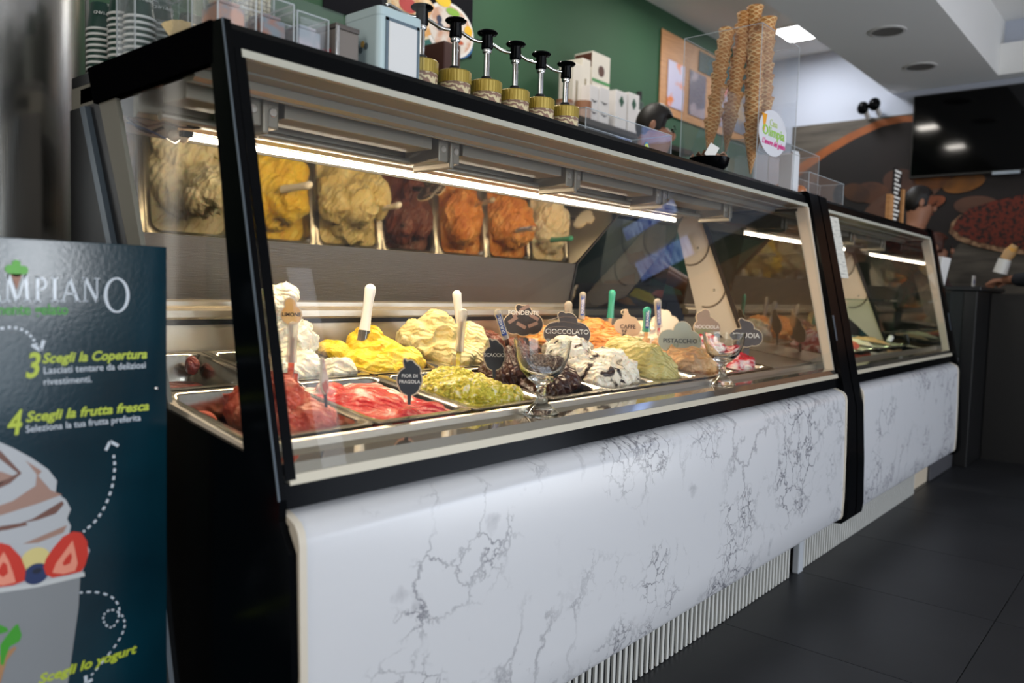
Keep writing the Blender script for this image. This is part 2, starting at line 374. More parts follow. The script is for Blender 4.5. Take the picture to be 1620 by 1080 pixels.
# small brown box on the wall below poster
q = at(708, 92, 1, YB-.1)
tag(obj('crate', B().box((q.x-.12, YB-.2, q.z-.2), (q.x-.01, YB-.01, q.z+.04)), mat('brown crate wood', '3a1812', .6), bevel=.006), 'dark brown wooden crate on the back shelf below food poster', 'crate')

# ------------------------------------------------------------------ display cases
GS = .157/.685                      # glass slope dy/dz
def gy(z, off=0): return (z-.678)*GS+off
def make_case(X0, L, main):
    par = thing('gelato_display_case' if main else 'second_display_case',
                'long black framed gelato display case with white marble front, nearest the camera' if main else
                'farther and shorter black framed display case with white marble front', 'display case', (X0, 0, 0))
    if not main: par.name = 'gelato_display_case'
    # marble front panel
    prof = [(.035, .672), (.012, .668), (-.012, .657), (-.021, .646), (-.025, .63), (-.031, .45), (-.034, .28), (-.032, .215), (-.026, .203), (0, .2), (0, .655), (.035, .655)]
    obj('marble_panel', B().prismx(prof, .012, L-.012), M_marble, par, smooth=True)
    for x in (.0, L-.012):
        pp = [(y-.003, z+(.002 if i < 4 else 0)) for i, (y, z) in enumerate(prof)]
        obj('panel_trim', B().prismx(pp, x, x+.012), mat('cream edge trim', 'cfc6b6', .4), par, smooth=True)
    # front glass and its frame
    obj('bottom_frame', B().prismx([(.002, .676), (.009, .711), (.03, .708), (.03, .672)], .0, L), M_black, par)
    obj('glass_bead', B().prismx([(.007, .708), (.010, .722), (.02, .722), (.02, .708)], .008, L-.004), mat('cream bead', 'c3bba8', .4, .2), par)
    obj('top_frame', B().prismx([(gy(1.330), 1.330), (.155, 1.357), (.165, 1.368), (.2, 1.372), (.2, 1.345), (gy(1.33)+.015, 1.33)], 0, L), M_black, par)
    obj('glass_top_bead', B().prismx([(gy(1.319)-.002, 1.318), (gy(1.33)-.002, 1.330), (gy(1.33)+.012, 1.33), (gy(1.318)+.012, 1.318)], .012, L-.008), M_alu, par)
    obj('front_glass', B().prismx([(gy(.712)+.002, .712), (gy(1.34)+.002, 1.34), (gy(1.34)+.008, 1.34), (gy(.712)+.008, .712)], .0, L), M_glass, par)
    obj('glass_border', B().prismx([(gy(.715)-.001, .715), (gy(1.33)-.001, 1.33), (gy(1.33)+.001, 1.33), (gy(.715)+.001, .715)], .001, .018), M_black, par)
    # black end posts following the lean of the glass
    pw = .045
    post = [(.19, 1.376), (.160, 1.378), (.148, 1.37), (gy(1.3)-.012, 1.3), (gy(.9)-.014, .9), (-.006, .7), (-.03, .6), (-.044, .4), (-.05, .24), (-.046, .2), (-.03, .185), (.0, .182), (.04, .19), (.05, .7), (gy(.9)+.045, .9), (gy(1.3)+.045, 1.3)]
    if main:
        side = [(.0, .19), (-.02, .2), (-.03, .45), (-.022, .62), (.004, .66), (.004, .69), (.157, 1.37), (.2, 1.372), (.192, 1.311), (.095, .745), (.36, .782), (.74, .84), (.74, .1), (.02, .1)]
        obj('side_panel', B().prismx(side, -.012, .0), M_black, par)
        obj('side_top_rail', B().prismx([(.19, 1.311), (.605, 1.305), (.632, 1.372), (.19, 1.373)], -.014, .0), mat('black matt rail', '060608', .6, spec=0), par)
        obj('side_pillar', B().prismx([(.527, 1.306), (.597, 1.306), (.356, .775), (.327, .772)], -.008, .0), M_grey, par)
        obj('side_back_panel', B().prismx([(.604, 1.31), (.66, 1.31), (.74, 1.31), (.74, .8), (.375, .78)], -.004, .002), M_blackm, par)
        obj('side_back_edge', B().prismx([(.645, 1.306), (.668, 1.306), (.45, .82), (.43, .82)], -.014, -.004), M_bluegrey, par)
        obj('side_sill', B().prismx([(.085, .738), (.345, .778), (.345, .79), (.1, .752)], -.006, .012), M_cream, par)
        obj('side_foot_strip', B().prismx([(.358, .6), (.37, .6), (.34, .42), (.29, .2), (.272, .2), (.325, .42)], -.02, -.0121), mat('pale strip', '7c848c', .4), par)
        obj('side_glass', B().prismx([(.19, 1.308), (.527, 1.306), (.327, .772), (.095, .742)], -.004, -.001), M_sglass, par)
        obj('post_edge', B().tube([(-.013, gy(z, -.0005), z) for z in (1.37, 1.1, .69)], .0015, 6), M_bluegrey, par)
    else:
        obj('end_post', B().prismx(post, -.078, -.001), M_black, par, smooth=True)
        obj('paper_notice', B().prismx([(gy(1.30)-.0025, 1.305), (gy(1.07)-.0025, 1.07), (gy(1.07)-.0015, 1.07), (gy(1.3)-.0015, 1.305)], .012, .12), mat('printed notice', 'd9d5ca', .8, var=('8d8a84', .56, .64), stretch=(2, 30, 60), varscale=9), par)
    obj('end_post', B().prismx(post, L+.001, L+(.09 if main else .045)), M_black, par, smooth=True)
    obj('post_strip', B().prismx([(gy(.93)-.016, .93), (gy(.93)-.0135, .93), (-.0075, .665), (-.0105, .665)], L+.004, L+.018), M_bluegrey, par)
    # interior end panel (cream) with arc slots, and the reflective end glass
    X = L-.012
    obj('end_panel', B().prismx([(.145, 1.318), (.69, 1.318), (.56, .9), (.4, .76), (.02, .72)], X-.004, X+.01), M_cream, par)
    e = obj('end_glass', B().prismx([(.187, 1.305), (.562, 1.305), (.335, .765), (.05, .727)], X-.010, X-.006), M_endglass, par)
    obj('end_glass_backing', B().prismx([(.189, 1.303), (.560, 1.303), (.333, .767), (.052, .729)], X-.0055, X-.0045), mat('dark backing', '1a1c17', .5), par)
    obj('end_glass_seal', B().prismx([(.555, 1.313), (.572, 1.313), (.345, .765), (.328, .765)], X-.014, X-.006), M_blackm, par)
    obj('end_glass_seal', B().prismx([(.18, 1.303), (.572, 1.303), (.572, 1.313), (.18, 1.313)], X-.014, X-.006), M_blackm, par)
    for (cy, cz) in ((.603, 1.185), (.525, 1.02)):
        b = B(); pts = []
        for i in range(11):
            a = math.radians(12-115*i/10); pts.append((X-.006, cy-.078*math.cos(a), cz+.078*math.sin(a)))
        obj('arc_slot', b.tube(pts, .0035, 6), mat('slot shade', '7a6c5c', .5), par, smooth=True)
        obj('bolt', B().ball((X-.006, cy-.03, cz-.01), .005, 8, 6), M_steel, par, smooth=True)
    # roof, its underside rails and brackets
    obj('roof_plate', B().box((0, .2, 1.352), (L, .74, 1.372)), M_blackm, par)
    obj('roof_lining', B().box((0, .16, 1.318), (L, .70, 1.345)), mat('ceiling lining', '6e685c', .42, .4, bump=(8, .2), var=('7f786a', .4, .7), varscale=4), par)
    obj('rear_header', B().prismx([(.634, 1.3515), (.742, 1.3515), (.742, 1.27), (.66, 1.27), (.63, 1.33)], 0, L), M_grey, par)
    obj('roof_seam', B().box((0, .213, 1.3155), (L, .219, 1.3185)), M_grey, par)
    obj('roof_rail', B().prismx([(.262, 1.318), (.262, 1.305), (.27, 1.300), (.29, 1.300), (.298, 1.306), (.298, 1.318)], 0, L), M_rail, par)
    obj('roof_rail_groove', B().box((0, .275, 1.2985), (L, .278, 1.3005)), M_grey, par)
    obj('roof_ledge', B().prismx([(.455, 1.318), (.455, 1.275), (.465, 1.268), (.475, 1.268), (.475, 1.318)], 0, L), M_rail, par)
    bxs = [.16, .62, 1.08, 1.54, 2.0] if main else [.3, .9, 1.4]
    prevx = .02
    for bx in bxs:
        br = obj('bracket', B().box((bx-.035, .325, 1.262), (bx-.004, .435, 1.318)).box((bx+.004, .325, 1.262), (bx+.03, .435, 1.318)).box((bx-.006, .318, 1.25), (bx+.006, .44, 1.318)), M_rail, par, bevel=.003)
        for dx in (-.021, .018):
            obj('screw', B().lathe([(.007, 0), (.008, -.001), (.006, -.003), (.002, -.003)], 12, Matrix.Translation((bx+dx, .324, 1.29)) @ Matrix.Rotation(-PI/2, 4, 'X').inverted()), M_steel, br)
        if bx-.07 > prevx: obj('rod', B().tube([(prevx, .42, 1.268), (bx-.04, .42, 1.268)], .008, 10), M_rail, par, smooth=True)
        if bx-.07 > prevx: obj('cover_plate', B().box((prevx, .33, 1.285), (bx-.05, .41, 1.316)), M_rail, par, bevel=.002)
        prevx = bx+.045
    # led strip
    lx0, lx1 = (.12, 1.955) if main else (.1, L-.25)
    obj('led_tube', B().tube([(lx0, .512, 1.257), (lx1, .512, 1.257)], .0055, 10), M_led, par, smooth=True)
    al = bpy.data.lights.new('led_strip_light', 'AREA'); al.shape = 'RECTANGLE'; al.size = lx1-lx0; al.size_y = .009; al.energy = 12.5 if main else 6; al.color = (1, .79, .54)
    ao = bpy.data.objects.new('led_strip_light', al); COL.objects.link(ao); ao.location = ((lx0+lx1)/2, .510, 1.2500); ao.rotation_euler = (math.radians(-12), 0, 0); ao.parent = par
    obj('led_holder', B().prismx([(.500, 1.2645), (.524, 1.2645), (.526, 1.276), (.488, 1.276)], lx0-.03, lx1+.02), M_steelw, par)
    if main:
        lc = B()
        for k, dx in enumerate((-.03, -.012)): lc.ball((lx0+dx, .512, 1.255), .011, 10, 7)
        obj('led_end_cap', lc, mat('clear end cap', 'd9c6ae', .15, alpha=.8), par, smooth=True)
        obj('wire', B().tube([(.0, .5, 1.262), (.02, .47, 1.25), (.05, .46, 1.238), (.075, .48, 1.235), (.095, .5, 1.247)], .0018, 6), mat('blue wire', '26304a', .4), par)
        obj('wire', B().tube([(.0, .49, 1.268), (.015, .455, 1.252), (.04, .45, 1.262), (.07, .44, 1.258), (.10, .43, 1.262)], .0022, 6), mat('brown wire', '3b2418', .5), par)
        obj('wire', B().tube([(.0, .5, 1.27), (.02, .5, 1.255), (.04, .5, 1.25), (.06, .49, 1.262)], .003, 6), M_blackm, par)
        b = B(); b.tube([(.085+.014*math.cos(a), .43, 1.266+.008*math.sin(a)) for a in [i*PI/4 for i in range(9)]], .0022, 6); b.box((.07, .44, 1.244), (.09, .452, 1.254))
        obj('cable_tie', b, M_blackm, par)
    # back: rails, flap, tilted mirror
    XM = 1.62 if main else L-.02
    obj('rear_strip', B().box((0, .722, .83), (XM+.6 if main else XM, .73, .892)), M_steelw, par)
    obj('rear_slot', B().box((0, .726, .89), (XM+.6 if main else XM, .73, .91)), M_blackm, par)
    obj('rear_rail', B().prismx([(.712, .905), (.708, .910), (.708, .924), (.716, .930), (.735, .93), (.735, .903)], 0, XM), M_steelw, par, smooth=False)
    obj('rear_top_rail', B().prismx([(.724, .930), (.722, .934), (.722, .944), (.73, .948), (.75, .948), (.75, .93)], 0, XM), M_steelw, par)
    obj('rear_flap', B().prismx([(.732, .948), (.704, 1.085), (.710, 1.087), (.738, .948)], .0, XM), M_flap, par)
    obj('mirror', B().prismx([(.704, 1.0855), (.536, 1.250), (.542, 1.254), (.710, 1.0895)], .0, XM), M_mirror, par)
    obj('mirror_frame', B().prismx([(.536, 1.2505), (.522, 1.277), (.54, 1.318), (.552, 1.2525)], 0, XM), M_rail, par)
    if main:
        obj('rear_glass', B().prismx([(.732, .93), (.66, 1.27), (.664, 1.27), (.736, .93)], XM+.01, L-.02), sheet_glass('smoked rear glass', (.55, .58, .52), 1.2, .03), par)
        obj('mirror_edge', B().prismx([(.73, .94), (.700, 1.085), (.534, 1.250), (.55, 1.257), (.715, 1.09), (.745, .94)], XM, XM+.008), M_blackm, par)
        obj('rear_sill', B().prismx([(.712, .905), (.735, .905), (.735, .925), (.712, .925)], XM, L-.02), mat('dark sill', '3a3a34', .4, .4), par)
    # well: front shelf, ledges
    obj('front_shelf', B().prismx([(.012, .722), (.02, .736), (.085, .741), (.088, .735), (.02, .728)], .0, L-.014), mat('glass shelf steel', 'b5afa2', .06, .9), par)
    obj('shelf_lip', B().prismx([(.080, .740), (.083, .752), (.089, .754), (.094, .752), (.094, .736)], .0, L-.014), M_steelw, par)
    obj('well_floor', B().prismx([(.03, .66), (.72, .70), (.72, .69), (.03, .65)], .0, L-.01), mat('well floor', '2a2926', .5, .5), par)
    obj('well_front', B().box((0, .095, .66), (L-.01, .099, .745)), M_steelw, par)
    obj('body', B().box((.005, .0, .2), (L-.005, .74, .655)), M_blackm, par)
    obj('rear_wall', B().box((.005, .74, .1), (L-.005, .76, .94)), M_blackm, par)
    return par

# marble -------------------------------------------------------
def make_marble():
    m = bpy.data.materials.new('white veined marble'); m.use_nodes = True; nt = m.node_tree; L = nt.links; b = nt.nodes['Principled BSDF']
    N = lambda t: nt.nodes.new(t)
    tc = N('ShaderNodeTexCoord'); mpn = N('ShaderNodeMapping'); mpn.inputs['Scale'].default_value = (1, .3, 1); L.new(tc.outputs['Object'], mpn.inputs[0])
    def warp(scale, amt):
        n = N('ShaderNodeTexNoise'); n.inputs['Scale'].default_value = scale; n.inputs['Detail'].default_value = 8; n.inputs['Roughness'].default_value = .65; L.new(mpn.outputs[0], n.inputs[0])
        s = N('ShaderNodeVectorMath'); s.operation = 'SUBTRACT'; s.inputs[1].default_value = (.5, .5, .5); L.new(n.outputs['Color'], s.inputs[0])
        k = N('ShaderNodeVectorMath'); k.operation = 'SCALE'; k.inputs['Scale'].default_value = amt; L.new(s.outputs[0], k.inputs[0])
        a = N('ShaderNodeVectorMath'); a.operation = 'ADD'; L.new(k.outputs[0], a.inputs[0]); L.new(mpn.outputs[0], a.inputs[1]); return a
    def vein(scale, amt, wid, wscale=4):
        w = warp(wscale, amt); v = N('ShaderNodeTexVoronoi'); v.feature = 'DISTANCE_TO_EDGE'; v.inputs['Scale'].default_value = scale; L.new(w.outputs[0], v.inputs[0])
        r = N('ShaderNodeMapRange'); r.inputs[1].default_value = 0; r.inputs[2].default_value = wid; r.inputs[3].default_value = 1; r.inputs[4].default_value = 0; L.new(v.outputs['Distance'], r.inputs[0]); return r
    def mask(scale, lo, hi, off):
        mm = N('ShaderNodeMapping'); mm.inputs['Location'].default_value = (off, off, off); L.new(mpn.outputs[0], mm.inputs[0])
        n = N('ShaderNodeTexNoise'); n.inputs['Scale'].default_value = scale; n.inputs['Detail'].default_value = 4; L.new(mm.outputs[0], n.inputs[0])
        r = N('ShaderNodeMapRange'); r.inputs[1].default_value = lo; r.inputs[2].default_value = hi; L.new(n.outputs['Fac'], r.inputs[0]); return r
    def mul(a, b_):
        k = N('ShaderNodeMath'); k.operation = 'MULTIPLY'; L.new(a.outputs[0], k.inputs[0]); L.new(b_.outputs[0], k.inputs[1]); return k
    c = None
    def over(prev, fac, col, amt):
        mx = N('ShaderNodeMix'); mx.data_type = 'RGBA'; s = N('ShaderNodeMath'); s.operation = 'MULTIPLY'; s.inputs[1].default_value = amt; s.use_clamp = True
        L.new(fac.outputs[0], s.inputs[0]); L.new(s.outputs[0], mx.inputs[0])
        if isinstance(prev, tuple): mx.inputs[6].default_value = prev
        else: L.new(prev.outputs[2], mx.inputs[6])
        mx.inputs[7].default_value = (*lin(col), 1); return mx
    base = (*lin('cdced2'), 1)
    c = over(base, mul(vein(4.5, .45, .05, 3), mask(2.2, .50, .64, 3)), '8a8a90', .75)
    c = over(c, mul(vein(11, .25, .045, 5), mask(3.0, .50, .62, 9)), '54545f', .95)
    c = over(c, mul(vein(23, .12, .06, 9), mask(4.2, .54, .64, 17)), '50505a', .85)
    c = over(c, mask(9, .66, .74, 5), '8d8d94', .6)
    L.new(c.outputs[2], b.inputs['Base Color']); b.inputs['Roughness'].default_value = .22; b.inputs['Coat Weight'].default_value = .15; b.inputs['Coat Roughness'].default_value = .15
    return m
M_marble = make_marble()
L1, X2, L2 = 2.275, 2.455, 1.60
case1 = make_case(0, L1, True)
case2 = make_case(X2, L2, False)
case2['label'] = 'farther and shorter black framed display case with white marble front'
# glass shelf of the second case
obj('glass_shelf', B().box((.02, .2, .985), (L2-.03, .55, .991)), sheet_glass('green shelf glass', (.8, .95, .88), 1.5, .06), case2)
# kick grilles: upright slats
M_slat = mat('ribbed white kick slat', 'd2d2cd', .45, var=('5c5147', .6, .8), varscale=12)
def kick(name, label, x0, x1, pitch, back='10131a', m=M_slat, sx=1):
    t = thing(name, label, 'grille', (x0, .085, 0))
    obj('backing', B().box((0, .02, .005), (x1-x0, .03, .18)), mat('kick backing', back, .6), t)
    sm = B().prismx([(0, 0), (0, .18), (.006, .18), (.006, 0)], -.0055, .0055).mesh('slat'); sm.materials.append(m)
    n = int((x1-x0)/pitch)
    for i in range(n):
        o = bpy.data.objects.new('slat', sm); COL.objects.link(o); o.parent = t; o.location = (pitch*(i+.5), 0, .002)
    return t
kick('kick_grille', 'ribbed white ventilation grille under the near display case', .02, 2.13, .0265)
kick('kick_grille', 'ribbed white ventilation grille under the far display case', 2.235, 3.78, .0265)
tag(obj('floor_pipe', B().box((2.17, .075, 0), (2.215, .1, .182)), mat('white pipe', 'b9bec4', .4), bevel=.004), 'white upright strip between the two ribbed kick grilles', 'strip')
tag(obj('plinth', B().box((3.80, .11, 0), (4.14, .2, .18)), mat('cream plinth', 'cdbfa9', .5), bevel=.004), 'plain cream plinth at the far end under the cases', 'plinth')

# ------------------------------------------------------------------ gelato pans
TILT = math.radians(7.5)
def pan_z(y): return .757+(y-.10)*math.tan(TILT)
PW, PL = .24, .30
def pan_mesh():
    b = B(); w, l = PW/2-.001, PL/2-.001
    rings = [(rrect(-w, -l, w, l, .012, 4), -.004), (rrect(-w, -l, w, l, .012, 4), 0), (rrect(-w+.011, -l+.011, w-.011, l-.011, .022, 4), .001), (rrect(-w+.016, -l+.016, w-.016, l-.016, .024, 4), -.004), (rrect(-w+.028, -l+.03, w-.028, l-.03, .03, 4), -.075)]
    n = len(rings[0][0]); v = []; f = []
    for pts, z in rings: v += [(x, y, z) for x, y in pts]
    for k in range(len(rings)-1):
        for i in range(n): j = (i+1) % n; f.append((k*n+i, k*n+j, (k+1)*n+j, (k+1)*n+i))
    f.append(tuple((len(rings)-1)*n+i for i in range(n)))
    return b.add(v, f).mesh('pan')
PANM = pan_mesh(); PANM.materials.append(M_pan); PANM.polygons.foreach_set('use_smooth', [True]*len(PANM.polygons)); PANM.set_sharp_from_angle(angle=math.radians(50))
def gelmat(name, stops, scale=14, rough=.42, stretch=(1, 1, 1), bump=.3, detail=5, sss=.15):
    m = bpy.data.materials.new(name); m.use_nodes = True; nt = m.node_tree; L = nt.links; b = nt.nodes['Principled BSDF']
    tc = nt.nodes.new('ShaderNodeTexCoord'); mp_ = nt.nodes.new('ShaderNodeMapping'); mp_.inputs['Scale'].default_value = stretch; L.new(tc.outputs['Object'], mp_.inputs[0])
    n = nt.nodes.new('ShaderNodeTexNoise'); n.inputs['Scale'].default_value = scale; n.inputs['Detail'].default_value = detail; n.inputs['Distortion'].default_value = 1.2; L.new(mp_.outputs[0], n.inputs[0])
    r = nt.nodes.new('ShaderNodeValToRGB'); e = r.color_ramp.elements
    e[0].position, e[0].color = stops[0][0], (*lin(stops[0][1]), 1); e[1].position, e[1].color = stops[-1][0], (*lin(stops[-1][1]), 1)
    for p, c in stops[1:-1]:
        q = e.new(p); q.color = (*lin(c), 1)
    L.new(n.outputs['Fac'], r.inputs[0]); L.new(r.outputs[0], b.inputs['Base Color'])
    b.inputs['Roughness'].default_value = rough; b.inputs['Subsurface Weight'].default_value = sss; b.inputs['Subsurface Scale'].default_value = .01
    n2 = nt.nodes.new('ShaderNodeTexNoise'); n2.inputs['Scale'].default_value = 90; n2.inputs['Detail'].default_value = 6; L.new(tc.outputs['Object'], n2.inputs[0])
    wv = nt.nodes.new('ShaderNodeTexWave'); wv.inputs['Scale'].default_value = 26; wv.inputs['Distortion'].default_value = 7; wv.inputs['Detail'].default_value = 3; wv.inputs['Detail Scale'].default_value = 1.4
    L.new(tc.outputs['Object'], wv.inputs[0]); wv.bands_direction = 'DIAGONAL'
    b0 = nt.nodes.new('ShaderNodeBump'); b0.inputs['Strength'].default_value = .55; b0.inputs['Distance'].default_value = .006; L.new(wv.outputs['Fac'], b0.inputs['Height'])
    bp = nt.nodes.new('ShaderNodeBump'); bp.inputs['Strength'].default_value = bump; bp.inputs['Distance'].default_value = .004; L.new(n2.outputs['Fac'], bp.inputs['Height']); L.new(b0.outputs[0], bp.inputs['Normal']); L.new(bp.outputs[0], b.inputs['Normal'])
    return m
def gelato_mesh(name, blobs, fill=-.02, fold=.006, freq=150, seed=0, vox=.0034, crumb=0, dirn=(1, .35, .5)):
    b = B(); w, l = PW/2-.0175, PL/2-.0175
    if fill is not None: b.prismz(rrect(-w, -l, w, l, .024, 4), -.055, fill)
    rnd = random.Random(seed)
    for (x, y, z, rx, ry, rz, rt) in blobs:
        M = Matrix.Translation((x, y, z)) @ Euler((rnd.uniform(-.3, .3), rnd.uniform(-.3, .3), rt)).to_matrix().to_4x4()
        b.ball((0, 0, 0), (rx, ry, rz), 20, 12, M)
    me = b.mesh(name); o = bpy.data.objects.new('tmp', me); COL.objects.link(o)
    rm = o.modifiers.new('r', 'REMESH'); rm.mode = 'VOXEL'; rm.voxel_size = vox; rm.use_smooth_shade = True
    sm = o.modifiers.new('s', 'SMOOTH'); sm.factor = .6; sm.iterations = 3
    dg = bpy.context.evaluated_depsgraph_get(); out = bpy.data.meshes.new_from_object(o.evaluated_get(dg)); bpy.data.objects.remove(o); bpy.data.meshes.remove(me)
    n = len(out.vertices); co = np.empty(n*3); out.vertices.foreach_get('co', co); co = co.reshape(-1, 3)
    nr = np.empty(n*3); out.vertices.foreach_get('normal', nr); nr = nr.reshape(-1, 3)
    d = np.array(dirn); d = d/np.linalg.norm(d); off = Vector((seed*3.1, seed*1.7, 0))
    disp = np.zeros(n)
    for i in range(n):
        p = Vector(co[i])
        a = noise.noise(p*16+off); c = noise.noise(p*38-off)
        ph = freq*float(co[i]@d)+9*a
        r1 = 1-abs(noise.noise(p*24+off))*2.2
        disp[i] = 1.35*fold*(1-abs(math.sin(ph*.5))**.6*1.35)*(.25+.75*max(0, min(1, .5+1.8*noise.noise(p*9+off*2))))+.005*c+fold*.7*r1+.0012*noise.noise(p*110)
        if crumb: disp[i] += crumb*noise.noise(p*130)
    top = np.clip((co[:, 2]+.03)/.03, 0, 1); disp *= top
    co = co+nr*disp[:, None]
    # keep inside the pan below the rim
    low = co[:, 2] < .004
    co[low, 0] = np.clip(co[low, 0], -w, w); co[low, 1] = np.clip(co[low, 1], -l, l)
    out.vertices.foreach_set('co', co.reshape(-1)); out.update()
    out.polygons.foreach_set('use_smooth', [True]*len(out.polygons)); out.name = name
    return out
G = {}
G['raspberry'] = gelmat('raspberry gelato', ((.3, 'b9402f'), (.5, 'd65f42'), (.7, 'f09a72')), 16)
G['strawberry'] = gelmat('strawberry ripple', ((.40, 'fff0e0'), (.46, 'ef6a56'), (.52, 'd8141f'), (.7, 'c00c18')), 8, .18)
G['pistachio_crumb'] = gelmat('pistachio crumble', ((.34, 'f6eecb'), (.46, 'e6d650'), (.58, 'c2b436'), (.7, '8a8c28')), 60, .7, bump=1.0)
G['dark'] = gelmat('dark chocolate gelato', ((.3, '241009'), (.55, '3a1b12'), (.75, '552d1d')), 12, .3)
G['stracc'] = gelmat('stracciatella gelato', ((.36, '2c1a14'), (.41, 'e9dcc4'), (.5, 'fbf3e2'), (.62, 'f5e6cb'), (.655, '3a241b'), (.69, 'f0e2ca')), 17, .4)
G['pistachio'] = gelmat('pistachio gelato', ((.3, 'a9974a'), (.5, 'c4b468'), (.7, 'dccf8e')), 12)
G['cream'] = gelmat('cream gelato', ((.3, 'e8dfb8'), (.5, 'f1ead0'), (.7, 'fbf7ea')), 12)
G['hazel'] = gelmat('hazelnut gelato', ((.3, 'c48f55'), (.5, 'd9aa74'), (.7, 'ecc999')), 12)
G['amarena'] = gelmat('cherry ripple gelato', ((.36, 'f6ece2'), (.48, 'e9b2b4'), (.54, 'c8203a'), (.66, '8c1024')), 15, .25)
G['milk'] = gelmat('milk gelato', ((.3, 'd9cfae'), (.5, 'ebe4cc'), (.7, 'f4efdf')), 12)
G['lemon'] = gelmat('lemon yellow gelato', ((.3, 'dcae1c'), (.5, 'f0cc33'), (.7, 'f7e06a')), 12)
G['ivory'] = gelmat('ivory pistachio cream gelato', ((.3, 'c4ad68'), (.5, 'dccb90'), (.7, 'e8dcae')), 10)
G['milkchoc'] = gelmat('milk chocolate gelato', ((.3, '4f2416'), (.55, '6f3826'), (.75, '8c4f38')), 12, .35)
G['caramel'] = gelmat('caramel gelato', ((.3, 'b9641e'), (.5, 'dc9140'), (.7, 'efb974')), 12)
G['scraps'] = gelmat('raspberry scraps', ((.35, '6e3430'), (.5, '8a4440'), (.7, 'a85c54')), 14, .3)
G['biscuit'] = gelmat('biscuit gelato', ((.3, 'e7cfa4'), (.5, 'f3e3c4'), (.7, 'fbf3e2')), 12)
